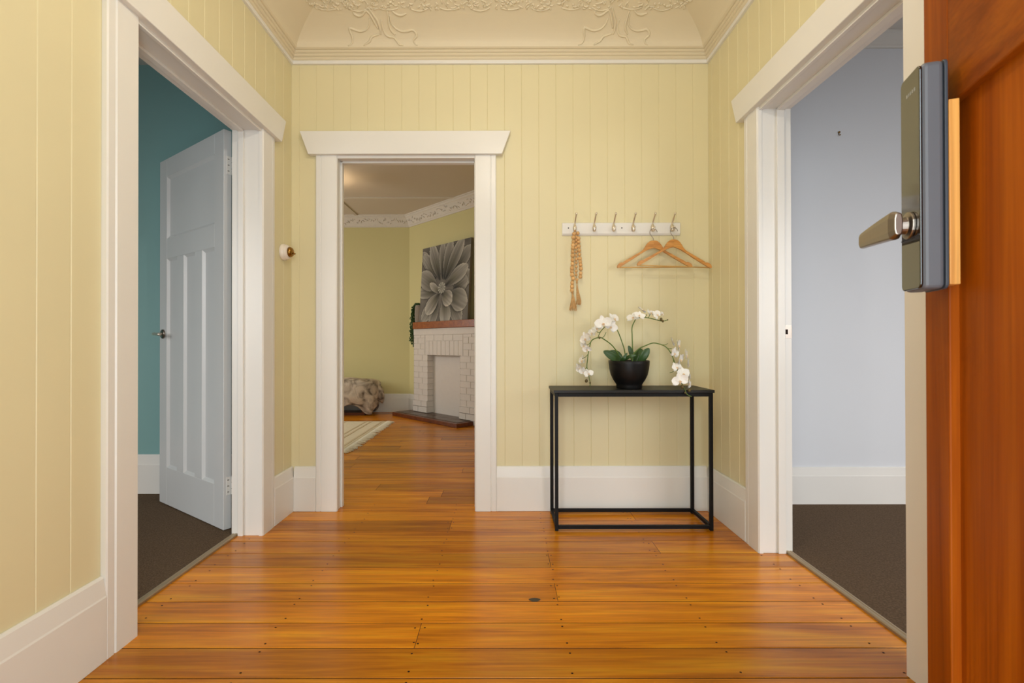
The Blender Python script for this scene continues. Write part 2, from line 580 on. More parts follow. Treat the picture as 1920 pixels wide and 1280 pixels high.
# ------------------------------------------------------------------ hall ceiling: cornice, deep cove, plaster relief
COVE = [(0.05, 2.595), (0.06, 2.62), (0.08, 2.642), (0.11, 2.664), (0.15, 2.685), (0.19, 2.701), (0.25, 2.72), (0.32, 2.737), (0.42, 2.752), (0.50, 2.757)]
CORN = [(0.0, 2.523), (0.013, 2.523), (0.015, 2.526), (0.015, 2.540), (0.012, 2.543),
        (0.017, 2.546), (0.022, 2.552), (0.021, 2.557), (0.018, 2.559), (0.025, 2.562), (0.030, 2.567), (0.029, 2.572), (0.026, 2.574),
        (0.033, 2.577), (0.038, 2.582), (0.037, 2.587), (0.035, 2.589), (0.042, 2.590), (0.05, 2.595)]


def ring(prof):
    mb = MB()
    vs, fs = [], []
    for a, z in prof:
        vs += [(XL + a, YF + a, z), (XR - a, YF + a, z), (XR - a, YB - a, z), (XL + a, YB - a, z)]
    for i in range(len(prof) - 1):
        for k in range(4):
            p, q = i * 4 + k, i * 4 + (k + 1) % 4
            fs.append((p, q, q + 4, p + 4))
    return mb.add(vs, fs)


def densify(prof, n=4):
    P = smooth_path([(a, z, 0) for a, z in prof], n)
    return [(p.x, p.y) for p in P]


COVED = densify(COVE)
ceil_mb = MB().box(XL - 0.13, XR + 0.13, YF - 0.17, YB + 0.11, 2.78, 2.84)
ceiling = struct('ceiling', ceil_mb, M['cream'], 'cream coved plaster ceiling with raised vine ornament')
ring(CORN[:5]).build('cornice_fillet', M['white'], ceiling)
ring(CORN[4:]).build('cornice_moulding', M['cream'], ceiling)
cv = ring(COVED)
cv.build('cove', M['cream'], ceiling)
MB().box(XL + 0.499, XR - 0.499, YF + 0.499, YB - 0.499, 2.7565, 2.775).build('ceiling_panel', M['cream'], ceiling)


def cove_z(a):
    for (a0, z0), (a1, z1) in zip(COVED, COVED[1:]):
        if a <= a1:
            t = (a - a0) / (a1 - a0)
            return z0 + (z1 - z0) * max(0, t), Vector((a1 - a0, z1 - z0)).normalized()
    return COVED[-1][1], Vector((1, 0))


def on_cove(side, s, a, h=0.0):
    """point on the cove of a side, s along the wall, lifted h off the plaster"""
    z, t = cove_z(a)
    aa, zz = a + t.y * h, z - t.x * h
    if side == 'back':
        return Vector((s, YB - aa, zz))
    if side == 'left':
        return Vector((XL + aa, s, zz))
    return Vector((XR - aa, s, zz))


VINES = [
    [(-0.711, 0.203), (-0.694, 0.167), (-0.680, 0.139), (-0.674, 0.104), (-0.677, 0.080)],
    [(-0.729, 0.193), (-0.710, 0.167), (-0.696, 0.131), (-0.685, 0.104)],
    [(-0.719, 0.182), (-0.731, 0.186), (-0.753, 0.167), (-0.776, 0.163), (-0.794, 0.173), (-0.795, 0.184)],
    [(-0.721, 0.148), (-0.729, 0.121), (-0.751, 0.101), (-0.786, 0.094), (-0.817, 0.101), (-0.839, 0.107), (-0.841, 0.093), (-0.836, 0.074), (-0.841, 0.057), (-0.866, 0.051)],
    [(-0.685, 0.082), (-0.714, 0.077), (-0.732, 0.071), (-0.746, 0.059), (-0.779, 0.051)],
    [(-0.658, 0.144), (-0.660, 0.112), (-0.651, 0.085), (-0.632, 0.074), (-0.605, 0.071), (-0.586, 0.055), (-0.559, 0.051)],
    [(-0.609, 0.167), (-0.607, 0.129), (-0.591, 0.107), (-0.561, 0.094), (-0.528, 0.094), (-0.500, 0.099), (-0.483, 0.088), (-0.482, 0.075), (-0.498, 0.064), (-0.494, 0.055), (-0.479, 0.050)],
    [(-0.589, 0.186), (-0.571, 0.171), (-0.546, 0.165), (-0.517, 0.173)],
    [(-0.615, 0.186), (-0.618, 0.152), (-0.621, 0.116), (-0.611, 0.093), (-0.597, 0.080)]]
for side, shifts in (('back', (0.0, 1.28)), ('left', (1.0, 2.0)), ('right', (1.0, 2.0))):
    for sh in shifts:
        for k, v in enumerate(VINES):
            P = smooth_path([(x + sh, max(a, 0.052), 0) for x, a in v], 5)
            mb = MB()
            m_ = len(P)
            pts = [on_cove(side, p.x, p.y, 0.0012) for p in P]
            rads = [0.0066 * (0.45 + 0.55 * math.sin(math.pi * min(1, (i + 1) / (m_ * 0.6)) * 0.5)) * (1 - 0.6 * max(0, i / m_ - 0.7) / 0.3) for i in range(m_)]
            mb.tube(pts, rads, 8)
            mb.build('vine_relief', M['cream'], ceiling, smooth=True)
# dense floral band above the vines, too fine to pick apart
rng = random.Random(5)
mb = MB()
for side, s0, s1 in (('back', XL + 0.2, XR - 0.2), ('left', 0.2, YB - 0.2), ('right', 0.2, YB - 0.2)):
    n = int((s1 - s0) * 300)
    for i in range(n):
        s = rng.uniform(s0, s1)
        a = 0.197 + 0.006 * math.sin(s * 23) + rng.random() ** 1.3 * 0.13
        lim = a * 1.02
        if side == 'back' and not (XL + lim < s < XR - lim):
            continue
        if side != 'back' and s > YB - lim:
            continue
        ang = rng.uniform(0, math.pi * 2)
        L = rng.uniform(0.014, 0.032)
        curl = rng.uniform(-1.8, 1.8)
        pts = []
        for k in range(6):
            t = k / 5 - 0.5
            th = ang + curl * t
            pts.append(on_cove(side, s + L * t * math.cos(th) + 0.004 * math.sin(th * 2), max(0.19, a + L * t * math.sin(th)), 0.0008))
        r0 = rng.uniform(0.0028, 0.0052)
        mb.tube(pts, [r0 * 0.35, r0, r0 * 1.1, r0, r0 * 0.7, r0 * 0.25], 6)
    # hanging swags between the tree motifs
    for i in range(int((s1 - s0) / 0.16)):
        c = s0 + 0.08 + i * 0.16
        pts = [on_cove(side, c + 0.05 * t, 0.200 - 0.016 * (1 - t * t) * (1 if i % 2 else 0.6), 0.001) for t in (-1, -0.6, -0.2, 0.2, 0.6, 1)]
        mb.tube(pts, 0.0035, 6)
fb = mb.build('floral_relief', M['cream'], ceiling, smooth=True, fix=False)
fb['kind'] = 'stuff'

# ------------------------------------------------------------------ floors: every board its own piece
rng = random.Random(11)
PITCH = 0.1317
ROW0 = 1.332
JOINTS = {}          # row index -> joint X positions seen in the photo (row n spans ROW0+n*PITCH ..)
JOINTS[1] = [-0.28]
JOINTS[3] = [0.195]
JOINTS[5] = [0.195]
JOINTS[6] = [0.70]
JOINTS[8] = [-0.28]
JOINTS[9] = [0.70]
floor_slab = MB().box(-1.34, XRO, -0.26, YBO, -0.06, -0.012)
floor = struct('floor', floor_slab, M['gap'], 'glossy orange timber floorboards of the hall')
_fcache = {}


def floor_board(parent, x0, x1, y0, y1):
    key = (round(x1 - x0, 3), round(y1 - y0, 4))
    if key not in _fcache:
        c = 0.0012
        w, d = x1 - x0, y1 - y0
        g = 0.0017
        prof = [(g, -0.018), (g, -c), (g + c, 0), (d - g - c, 0), (d - g, -c), (d - g, -0.018)]
        me = MB().prism(prof, lambda a, z, s: (s, a, z), 0.0008, w - 0.0008).mesh('floor_board')
        me.materials.append(M['floor'])
        me.materials.append(M['gap'])
        for p in me.polygons:
            if p.normal.z < 0.3:
                p.material_index = 1          # dirt in the joints
        _fcache[key] = me
    o = finish('floor_board', _fcache[key], None, parent)
    o.location = (x0, y0, 0)
    return o


nails = MB()


def nail(x, y):
    r = 0.0032
    n = len(nails.v)
    for k in range(7):
        a = 2 * math.pi * k / 7
        nails.v.append((x + r * 1.15 * math.cos(a), y + r * math.sin(a), 0.0004))
    nails.f.append(tuple(range(n, n + 7)))


JOISTS = [-1.23, -0.755, -0.28, 0.195, 0.67, 1.145]
for n in range(-12, 11):
    y0 = ROW0 + n * PITCH
    y1 = y0 + PITCH
    if y0 > 2.775:
        break
    y1 = min(y1, 2.779)
    xs = sorted(JOINTS.get(n, []))
    if n < 0 and n % 3 == 0:
        xs = [rng.choice(JOISTS[1:5])]
    e = [-1.318] + xs + [1.268]
    for a, b in zip(e, e[1:]):
        floor_board(floor, a, b, y0, y1)
    if n >= -1:
        for j in JOISTS:
            if n == 0 or True:
                for yy in (y0 + 0.024, y1 - 0.024):
                    sk = 0.012 if xs and abs(j - xs[0]) < 0.05 else 0.0
                    for d in ((-sk, sk) if sk else (0,)):
                        nail(j + d + rng.uniform(-0.006, 0.006), yy + rng.uniform(-0.006, 0.006))
nb = nails.build('nail_heads', M['nail'], floor, fix=False)
nb['kind'] = 'stuff'
kn = MB()
kn.add([(0.110 + 0.021 * math.cos(t) * (1 + 0.15 * math.sin(3 * t)), 1.737 + 0.0125 * math.sin(t), 0.0006) for t in [k * math.pi / 10 for k in range(20)]], [tuple(range(20))])
kn.build('dark_knot', M['knot'], floor, fix=False)

# carpets and bars
struct('floor_left_room', MB().box(-4.6, -1.338, -0.3, 2.965, -0.05, 0.008), M['carpet'], 'dark brown carpet of the teal room')
struct('floor_right_room', MB().box(1.285, 4.5, -0.3, 2.757, -0.05, 0.008), M['carpet'], 'dark brown carpet of the pale grey room')


def carpet_bar(name, x, y0, y1, sgn, label):
    pr = [(-0.016, 0.0), (-0.016, 0.004), (-0.010, 0.0095), (-0.003, 0.010), (-0.001, 0.0085), (0.002, 0.0085), (0.004, 0.0105), (0.012, 0.0105), (0.017, 0.008), (0.017, 0.0)]
    return struct(name, MB().prism([(x + sgn * a, z) for a, z in pr], lambda a, z, s: (a, s, z), y0, y1), M['brass_trim'], label)


carpet_bar('trim_4', -1.328, LD[0] - 0.006, LD[1] + 0.006, 1, 'metal carpet bar across the doorway to the teal room')
carpet_bar('trim_5', 1.277, RD[0] - 0.006, RD[1] + 0.006, -1, 'metal carpet bar across the doorway to the grey carpeted room')

# ------------------------------------------------------------------ teal room
b = MB().box(-4.7, c0 + 0.002, 2.965, 3.065, 0, 2.78)
struct('wall_teal_room_back', b, M['teal'], 'teal painted wall behind the open white door')
b = MB().box(-4.7, -4.6, -0.4, 2.965, 0, 2.78)
struct('wall_teal_room_side', b, M['teal'], 'teal painted side wall of the far bedroom')
b = MB().box(-4.6, -3.75, -0.4, -0.3, 0, 2.78).box(-2.05, c0, -0.4, -0.3, 0, 2.78).box(-3.75, -2.05, -0.4, -0.3, 0, 0.8).box(-3.75, -2.05, -0.4, -0.3, 2.1, 2.78)
struct('wall_teal_room_front', b, M['teal'], 'teal painted window wall of the far bedroom')
struct('ceiling_teal_room', MB().box(-4.7, c0, -0.4, 3.065, 2.70, 2.76), M['plainwhite'], 'white ceiling above the teal room')
baseboard('baseboard_teal_room', 'tall white baseboard under the teal wall', [(lambda t, z, s: (s, 2.965 - t, z), -4.6, c0)])

# ------------------------------------------------------------------ pale grey room
b = MB().box(1.295, 4.6, 2.757, 2.857, 0, 2.78)
struct('wall_grey_room_back', b, M['paleblue'], 'pale grey wall with a small brass nail hook')
struct('wall_grey_room_side', MB().box(4.5, 4.6, -0.4, 2.757, 0, 2.78), M['paleblue'], 'pale grey side wall of the carpeted room')
b = MB().box(d1, 2.05, -0.4, -0.3, 0, 2.78).box(3.75, 4.5, -0.4, -0.3, 0, 2.78).box(2.05, 3.75, -0.4, -0.3, 0, 0.8).box(2.05, 3.75, -0.4, -0.3, 2.1, 2.78)
struct('wall_grey_room_front', b, M['paleblue'], 'pale grey window wall of the carpeted room')
struct('ceiling_grey_room', MB().box(d1, 4.6, -0.4, 2.857, 2.735, 2.79), M['plainwhite'], 'white ceiling above the pale grey room')
baseboard('baseboard_grey_room', 'tall white baseboard under the pale grey wall', [(lambda t, z, s: (s, 2.757 - t, z), 1.295, 4.5)],
          prof=[(0, 0), (0.018, 0), (0.018, 0.170), (0.015, 0.174), (0.010, 0.216), (0, 0.220)])
CSM = [(0, 2.662), (0.010, 2.662), (0.014, 2.672), (0.020, 2.676), (0.045, 2.702), (0.060, 2.716), (0.064, 2.734), (0, 2.736)]
struct('trim_6', MB().prism(CSM, lambda t, z, s: (s, 2.757 - t, z), 1.295, 4.5), M['plainwhite'], 'narrow white cornice at the top of the pale grey wall')

nh = thing('nail_hook', (1.957, 2.757, 2.160), 'small brass nail hook high on the pale grey wall', 'hook')
MB().lathe([(0.0, 0.010), (0.005, 0.009), (0.006, 0.006), (0.004, 0.0)], lambda x, y, h: (1.957 + x, 2.757 - h, 2.170 + y), 12).build('nail_head', M['brass'], nh, smooth=True)
MB().tube(smooth_path([(1.957, 2.755, 2.165), (1.957, 2.752, 2.155), (1.957, 2.745, 2.150), (1.957, 2.740, 2.155)], 4), 0.002, 8).build('hook', M['brass'], nh, smooth=True)

# ------------------------------------------------------------------ open white door of the teal room
DF = Vector((-2.040, 2.792, 0))          # free edge, face towards the hall
DH = Vector((-1.402, 2.356, 0))          # hinge edge
du = (DH - DF)
LW = du.length
du.normalize()
dn = Vector((du.y, -du.x, 0))
if dn.y > 0:
    dn = -dn                              # points back to the camera side
LT = 0.038


def TD(u, d, z):
    """u from the free edge, d out of the visible face, z up"""
    p = DF + du * u + dn * d
    return (p.x, p.y, z)


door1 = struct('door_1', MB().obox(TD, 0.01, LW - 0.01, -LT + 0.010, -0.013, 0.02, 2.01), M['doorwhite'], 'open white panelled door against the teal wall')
zt, zb = 2.018, 0.012
stw, tr, mr_lo, mr_hi, br = 0.098, 1.912, 1.436, 1.555, 0.228
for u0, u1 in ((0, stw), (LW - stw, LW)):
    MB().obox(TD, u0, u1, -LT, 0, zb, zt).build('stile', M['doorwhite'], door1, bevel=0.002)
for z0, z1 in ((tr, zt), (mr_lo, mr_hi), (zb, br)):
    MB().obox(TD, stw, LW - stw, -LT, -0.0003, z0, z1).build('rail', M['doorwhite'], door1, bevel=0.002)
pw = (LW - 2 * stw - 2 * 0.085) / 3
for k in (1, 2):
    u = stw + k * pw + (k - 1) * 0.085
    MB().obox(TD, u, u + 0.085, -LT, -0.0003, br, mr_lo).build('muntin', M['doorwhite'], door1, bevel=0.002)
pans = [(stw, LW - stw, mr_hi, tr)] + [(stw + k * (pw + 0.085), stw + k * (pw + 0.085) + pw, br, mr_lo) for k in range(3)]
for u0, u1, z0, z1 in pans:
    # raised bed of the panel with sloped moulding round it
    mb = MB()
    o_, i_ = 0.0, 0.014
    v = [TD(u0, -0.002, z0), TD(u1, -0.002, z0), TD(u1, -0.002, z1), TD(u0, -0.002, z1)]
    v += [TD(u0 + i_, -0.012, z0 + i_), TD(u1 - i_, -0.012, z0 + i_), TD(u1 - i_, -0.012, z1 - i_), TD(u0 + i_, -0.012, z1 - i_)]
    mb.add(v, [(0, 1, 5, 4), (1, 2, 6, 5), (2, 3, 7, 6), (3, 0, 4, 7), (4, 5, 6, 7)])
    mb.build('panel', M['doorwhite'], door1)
hd = MB().lathe([(0.0, 0.0), (0.027, 0.0), (0.027, 0.006), (0.024, 0.009), (0.012, 0.010), (0.0, 0.010)], lambda x, y, h: TD(0.052 + x, h, 1.000 + y), 24).build('handle_rose', M['darksteel'], door1, smooth=True)
pth = smooth_path([TD(0.052, 0.008, 1.0), TD(0.052, 0.032, 1.0), TD(0.056, 0.050, 1.0), TD(0.075, 0.056, 1.0), TD(0.110, 0.056, 0.998), TD(0.150, 0.054, 0.996)], 5)
MB().tube(pth, [0.0085] * len(pth), 10).build('lever', M['steel'], hd, smooth=True)
for zh in (1.842, 0.228):
    hg = MB().tube([TD(LW + 0.004, -LT - 0.004, zh - 0.045), TD(LW + 0.004, -LT - 0.004, zh + 0.045)], 0.006, 12).build('hinge', M['white'], door1, smooth=False)
    MB().obox(TD, LW, LW + 0.0015, -LT + 0.004, -0.014, zh - 0.045, zh + 0.045).build('hinge_leaf', M['white'], hg)
    sc_ = MB()
    for k in (-0.03, 0, 0.03):
        sc_.obox(TD, LW + 0.0012, LW + 0.0025, -0.022 - 0.004, -0.018, zh + k - 0.002, zh + k + 0.002)
    sc_.build('hinge_screws', M['darksteel'], hg)
    MB().tube([TD(LW + 0.004, -LT - 0.004, zh - 0.017), TD(LW + 0.004, -LT - 0.004, zh - 0.015)], 0.0066, 12).tube([TD(LW + 0.004, -LT - 0.004, zh + 0.015), TD(LW + 0.004, -LT - 0.004, zh + 0.017)], 0.0066, 12).build('knuckle_joint', M['darksteel'], hg)

# ------------------------------------------------------------------ lounge shell
LYB = 6.55
A2 = Vector((-1.315, LYB, 0))
ev = Vector((0.70711, -0.70711, 0))
nv = Vector((-0.70711, -0.70711, 0))


def TF(u, d, z):
    p = A2 + ev * u + nv * d
    return (p.x, p.y, z)


LZ = 2.71
struct('wall_lounge_back', MB().box(-4.3, -1.315, LYB, LYB + 0.1, 0, 2.8), M['loungewall'], 'plain pale yellow far wall of the lounge')
struct('wall_lounge_corner', MB().obox(TF, -0.05, 2.0, -0.1, 0.0, 0, 2.8), M['loungewall'], 'pale yellow corner wall carrying the brick fireplace')
struct('wall_lounge_right', MB().box(0.06, 0.16, YBO - 0.02, 5.25, 0, 2.8), M['loungewall'], 'pale yellow side wall of the lounge beyond the fireplace')
b = MB().box(-4.4, -4.3, 3.06, 3.75, 0, 2.8).box(-4.4, -4.3, 5.65, LYB + 0.1, 0, 2.8).box(-4.4, -4.3, 3.75, 5.65, 0, 0.8).box(-4.4, -4.3, 3.75, 5.65, 2.1, 2.8)
struct('wall_lounge_left', b, M['loungewall'], 'pale yellow window wall of the lounge')
lc = struct('ceiling_lounge', MB().box(-4.4, 0.16, YBO - 0.02, LYB + 0.1, LZ, LZ + 0.06), M['loungeceil'], 'plain lounge ceiling with flat battens')
for y in (5.70, 4.55, 3.40):
    MB().box(-4.3, 0.06, y - 0.02, y + 0.02, LZ - 0.008, LZ).build('batten', M['loungecornice'], lc)
MB().box(-2.045, -2.005, 2.8, 6.47, LZ - 0.012, LZ).build('batten', M['loungeceil'], lc)
LC = [(0, 2.557), (0.012, 2.557), (0.014, 2.575), (0.022, 2.582), (0.050, 2.630), (0.078, 2.668), (0.090, 2.676), (0.092, 2.694), (0.105, 2.700), (0.107, LZ), (0, LZ)]
lcor = MB().prism(LC, lambda t, z, s: (s, LYB - t, z), -4.3, -1.29)
lcor.prism(LC, lambda t, z, s: TF(s, t, z), -0.02, 2.0)
tr7 = struct('trim_7', lcor, M['loungecornice'], 'cream lounge cornice with raised leaf ornament')
rng = random.Random(3)
mb = MB()


def cornice_bit(T, s0, s1):
    s = s0
    while s < s1:
        for k in range(3):
            q = rng.uniform(0.15, 0.9)
            t, z = 0.024 + (0.076 - 0.024) * q, 2.585 + (2.666 - 2.585) * q
            a = rng.uniform(0, 3.14)
            L = rng.uniform(0.010, 0.022)
            c = [T(t + 0.55 * L * j * math.sin(a) + 0.002, z + 0.8 * L * j * math.sin(a), s + 0.03 * k + L * j * math.cos(a)) for j in (-1, -0.3, 0.4, 1)]
            mb.tube(c, [0.003, 0.007, 0.006, 0.002], 5)
        s += 0.085


cornice_bit(lambda t, z, s: (s, LYB - t, z), -2.4, -1.38)
cornice_bit(lambda t, z, s: TF(s, t, z), 0.06, 1.75)
lr = mb.build('leaf_relief', M['loungecornice'], tr7, smooth=True, fix=False)
lr['kind'] = 'stuff'
runs = [(lambda t, z, s: (s, LYB - t, z), -4.3, -1.30), (lambda t, z, s: TF(s, t, z), 0.0, 0.285), (lambda t, z, s: TF(s, t, z), 1.55, 1.95)]
baseboard('baseboard_lounge', 'tall white baseboard under the lounge wall beside the fireplace', runs)
lf = struct('floor_lounge', MB().box(-4.3, 0.1, YBO, LYB + 0.05, -0.06, -0.012), M['gap'], 'glossy timber floorboards of the lounge')
rng = random.Random(23)
y = 2.779
row = 0
while y < LYB:
    y1 = min(y + PITCH, LYB)
    xs = []
    x = -4.3
    x = -3.0 + rng.uniform(-0.6, 0.5)
    while x < -0.2:
        xs.append(round(x, 2))
        x += rng.uniform(0.9, 2.2)
    if row == 0:
        xs = [-0.46]
    e = [-4.3] + xs + [0.06]
    for a, b_ in zip(e, e[1:]):
        floor_board(lf, a, b_, y, y1)
    y = y1
    row += 1

# ------------------------------------------------------------------ fireplace across the corner
FD = 0.12
U0, U1, O0, O1, OZ = 0.285, 1.545, 0.590, 1.240, 0.800
fp = thing('fireplace', TF(0.92, 0.0, 0), 'white painted brick fireplace with a boarded opening', 'fireplace')
core = MB().obox(TF, U0 + 0.012, O0 - 0.012, 0.001, FD - 0.0014, 0, 1.135).obox(TF, O1 + 0.012, U1 - 0.012, 0.001, FD - 0.0014, 0, 1.135).obox(TF, O0 - 0.012, O1 + 0.012, 0.001, FD - 0.0014, OZ + 0.012, 1.135)
core.build('chimney_breast', M['mortar'], fp)
MB().obox(TF, U0 - 0.004, U1 + 0.004, 0.001, FD + 0.004, 1.055, 1.136).build('plaster_band', M['brick'], fp, bevel=0.003)
MB().obox(TF, O0 - 0.002, O1 + 0.002, 0.001, 0.030, 0.05, OZ + 0.012).build('infill_panel', M['brick'], fp)
MB().obox(TF, O0 + 0.005, O1 - 0.005, 0.030, FD - 0.01, OZ - 0.006, OZ + 0.010).build('lintel_bar', M['darksteel'], fp)
_bc = {}


def brick(u0, u1, z0, z1, d1=FD, d0=0.01):
    key = (round(u1 - u0, 4), round(z1 - z0, 4), round(d1 - d0, 4))
    if key not in _bc:
        w, h, d = key
        c = 0.002
        bm = bmesh.new()
        bmesh.ops.create_cube(bm, size=1)
        for v in bm.verts:
            v.co = Vector(((v.co.x + 0.5) * w, -(v.co.y + 0.5) * d, (v.co.z + 0.5) * h))
        bmesh.ops.bevel(bm, geom=bm.edges[:], offset=c, segments=1, affect='EDGES')
        me = bpy.data.meshes.new('brick')
        bm.to_mesh(me)
        bm.free()
        me.materials.append(M['brick'])
        _bc[key] = me
    o = finish('brick', _bc[key], None, fp)
    o.location = Vector(TF(u0, d0, z0)) + nv * random.Random(round(u0 * 991 + z0 * 577, 3)).uniform(-0.0008, 0.0008)
    o.rotation_euler = (0, 0, math.radians(-45))
    return o


J = 0.006
BH = 0.068
for (p0, p1, lefty) in ((U0, O0, True), (O1, U1, False)):
    z = 0.06
    k = 0
    while z < 1.045:
        h = min(BH, 1.052 - z)
        plinth = z < 0.20
        d1 = FD + (0.016 if plinth else 0.0)
        a0, a1 = p0, p1
        if z + h > OZ + 0.0 and z < 1.05:
            # beside the soldier course
            a0, a1 = (U0, O0 - 0.06) if lefty else (O1 + 0.06, U1)
        w = a1 - a0
        cut = a0 + w * (0.62 if k % 2 else 0.38)
        brick(a0, cut - J / 2, z, z + h, d1)
        brick(cut + J / 2, a1, z, z + h, d1)
        z += h + J
        k += 1
# soldier course over the opening
n = 9
s0, s1 = O0 - 0.052, O1 + 0.052
w = (s1 - s0) / n
for k in range(n):
    brick(s0 + k * w + J / 2, s0 + (k + 1) * w - J / 2, OZ, OZ + 0.175)
for k in range(4):
    w4 = (s1 - s0) / 4
    brick(s0 + k * w4 + J / 2, s0 + (k + 1) * w4 - J / 2, OZ + 0.183, OZ + 0.252)
MB().obox(TF, 0.305, 1.60, 0.001, 0.155, 1.137, 1.222).build('mantel_shelf', M['mantel'], fp, bevel=0.004)
hearth = MB().obox(TF, 0.14, 1.47, 0.02, 0.36, 0.0, 0.048).build('hearth', M['hearthwood'], fp, bevel=0.004)
for i in range(6):
    for j in range(2):
        MB().obox(TF, 0.18 + i * 0.208, 0.18 + i * 0.208 + 0.204, 0.03 + j * 0.145, 0.03 + j * 0.145 + 0.141, 0.046, 0.0525).build('hearth_tile', M['tile'], hearth, bevel=0.0015, seg=1)

# ------------------------------------------------------------------ flower canvas leaning on the mantel
CB, CT = 0.105, 0.045          # distance of the back edge from the wall at bottom / top
CU0, CU1, CZ0, CZ1 = 0.405, 1.375, 1.222, 2.190


def TC(u, v, d):
    """u,v in 0..1 on the canvas, d out of it"""
    return TF(CU0 + (CU1 - CU0) * u, CB + (CT - CB) * v + d - 0.02, CZ0 + (CZ1 - CZ0) * v)


cvs = thing('flower_canvas', TC(0.5, 0, 0), 'grey and white flower canvas leaning above the mantel shelf', 'painting')
MB().prism([(0, 0), (1, 0), (1, 1), (0, 1)], lambda u, v, w_: TC(u, v, w_), 0.0, 0.034).build('stretcher', M['canvasedge'], cvs)


def px2uv(x, y):
    u = (x - 57 - (770 - y) * 0.05) / 713.0
    top, bot = 220 - 160 * u, 1270 - 60 * u
    return u, (bot - y) / (bot - top)


# petals listed back to front: base point, tip point, half width (picture units), tone
PETALS = [
    ((300, 640), (95, 300), 70, 0.62), ((420, 560), (430, 100), 75, 0.60), ((560, 560), (790, 200), 80, 0.62),
    ((330, 620), (120, 330), 66, 0.70), ((360, 660), (235, 190), 78, 0.72), ((400, 640), (400, 150), 60, 0.66),
    ((420, 650), (525, 110), 72, 0.70), ((440, 650), (685, 100), 80, 0.72), ((560, 760), (790, 560), 90, 0.62),
    ((330, 820), (30, 860), 70, 0.66), ((330, 790), (60, 610), 105, 0.66), ((560, 790), (740, 640), 85, 0.64),
    ((300, 930), (90, 1230), 80, 0.66), ((330, 960), (215, 1290), 70, 0.64), ((520, 960), (640, 1220), 90, 0.68),
    ((480, 850), (720, 980), 118, 0.74), ((440, 740), (735, 470), 80, 0.80), ((425, 900), (440, 1275), 92, 0.84),
    ((355, 850), (150, 1120), 82, 0.86), ((370, 850), (215, 725), 42, 0.84), ((385, 840), (520, 960), 86, 0.90)]
PUV = []
for (bx, by), (tx, ty), hw, tone in PETALS:
    b0, t0 = Vector(px2uv(bx, by)), Vector(px2uv(tx, ty))
    PUV.append((b0, t0, hw / 713.0, tone))
CEN = Vector(px2uv(385, 770))


def paint(u, v):
    p = Vector((u, v))
    col = Vector((0.20, 0.175, 0.145)) * (0.8 + 0.5 * noise.noise(Vector((u * 6, v * 6, 3))))
    edge_dark = 0.0
    for b0, t0, hw, tone in PUV:
        ax = t0 - b0
        L = ax.length
        ax = ax / L
        r = p - b0
        s = r.dot(ax) / L
        q = (r.x * ax.y - r.y * ax.x)
        if s < -0.02 or s > 1.10:
            continue
        w = hw * (max(0.0, math.sin(math.pi * min(max((s + 0.02) * 0.90, 0), 1)) ** 0.62)) * (0.55 + 0.55 * s)
        if w <= 1e-5:
            continue
        x = abs(q) / w
        if x > 1.25:
            continue
        if x > 1.0:
            k = (x - 1.0) / 0.25
            col = col * (0.38 + 0.62 * k)
            continue
        stre = 0.5 + 0.5 * noise.noise(Vector((q / hw * 5.5, s * 1.2, b0.x * 17 + t0.y * 31)))
        shade = tone * (0.16 + 0.70 * s) + 0.34 * (x ** 4) * (0.4 + 0.6 * s) - 0.14 * (1 - x) * (1 - s)
        shade *= 0.62 + 0.62 * stre
        shade = max(0.04, min(shade, 1.0)) ** 1.25 * 1.12
        col = Vector((0.66, 0.60, 0.50)) * shade
        yel = max(0.0, 1 - abs(s - 0.35) / 0.35) * max(0, 1 - x) * 0.25
        col = Vector((col.x, col.y * (1 - 0.1 * yel), col.z * (1 - yel)))
    r = p - CEN
    rr = math.hypot(r.x / 0.075, r.y / 0.072)
    if rr < 1:
        a = math.atan2(r.y, r.x)
        s = 0.5 + 0.5 * math.sin(a * 11)
        col = Vector((0.60, 0.57, 0.47)) * (0.25 + 0.75 * s * (0.35 + 0.65 * rr))
    return (max(col.x, 0.02), max(col.y, 0.02), max(col.z, 0.02), 1)


NG = 150
mb = MB()
mb.v = [TC(i / NG, j / NG, 0.0346) for j in range(NG + 1) for i in range(NG + 1)]
mb.f = [(j * (NG + 1) + i, j * (NG + 1) + i + 1, (j + 1) * (NG + 1) + i + 1, (j + 1) * (NG + 1) + i) for j in range(NG) for i in range(NG)]
me = mb.mesh('painted_flower', fix=False)
ca = me.color_attributes.new('paint', 'FLOAT_COLOR', 'POINT')
buf = []
for j in range(NG + 1):
    for i in range(NG + 1):
        buf += paint(i / NG, j / NG)
ca.data.foreach_set('color', buf)
pm = bpy.data.materials.new('painted_flower')
pm.use_nodes = True
at = pm.node_tree.nodes.new('ShaderNodeAttribute')
at.attribute_name = 'paint'
pm.node_tree.links.new(at.outputs['Color'], pm.node_tree.nodes['Principled BSDF'].inputs['Base Color'])
pm.node_tree.nodes['Principled BSDF'].inputs['Roughness'].default_value = 0.7
finish('painted_flower', me, pm, cvs)

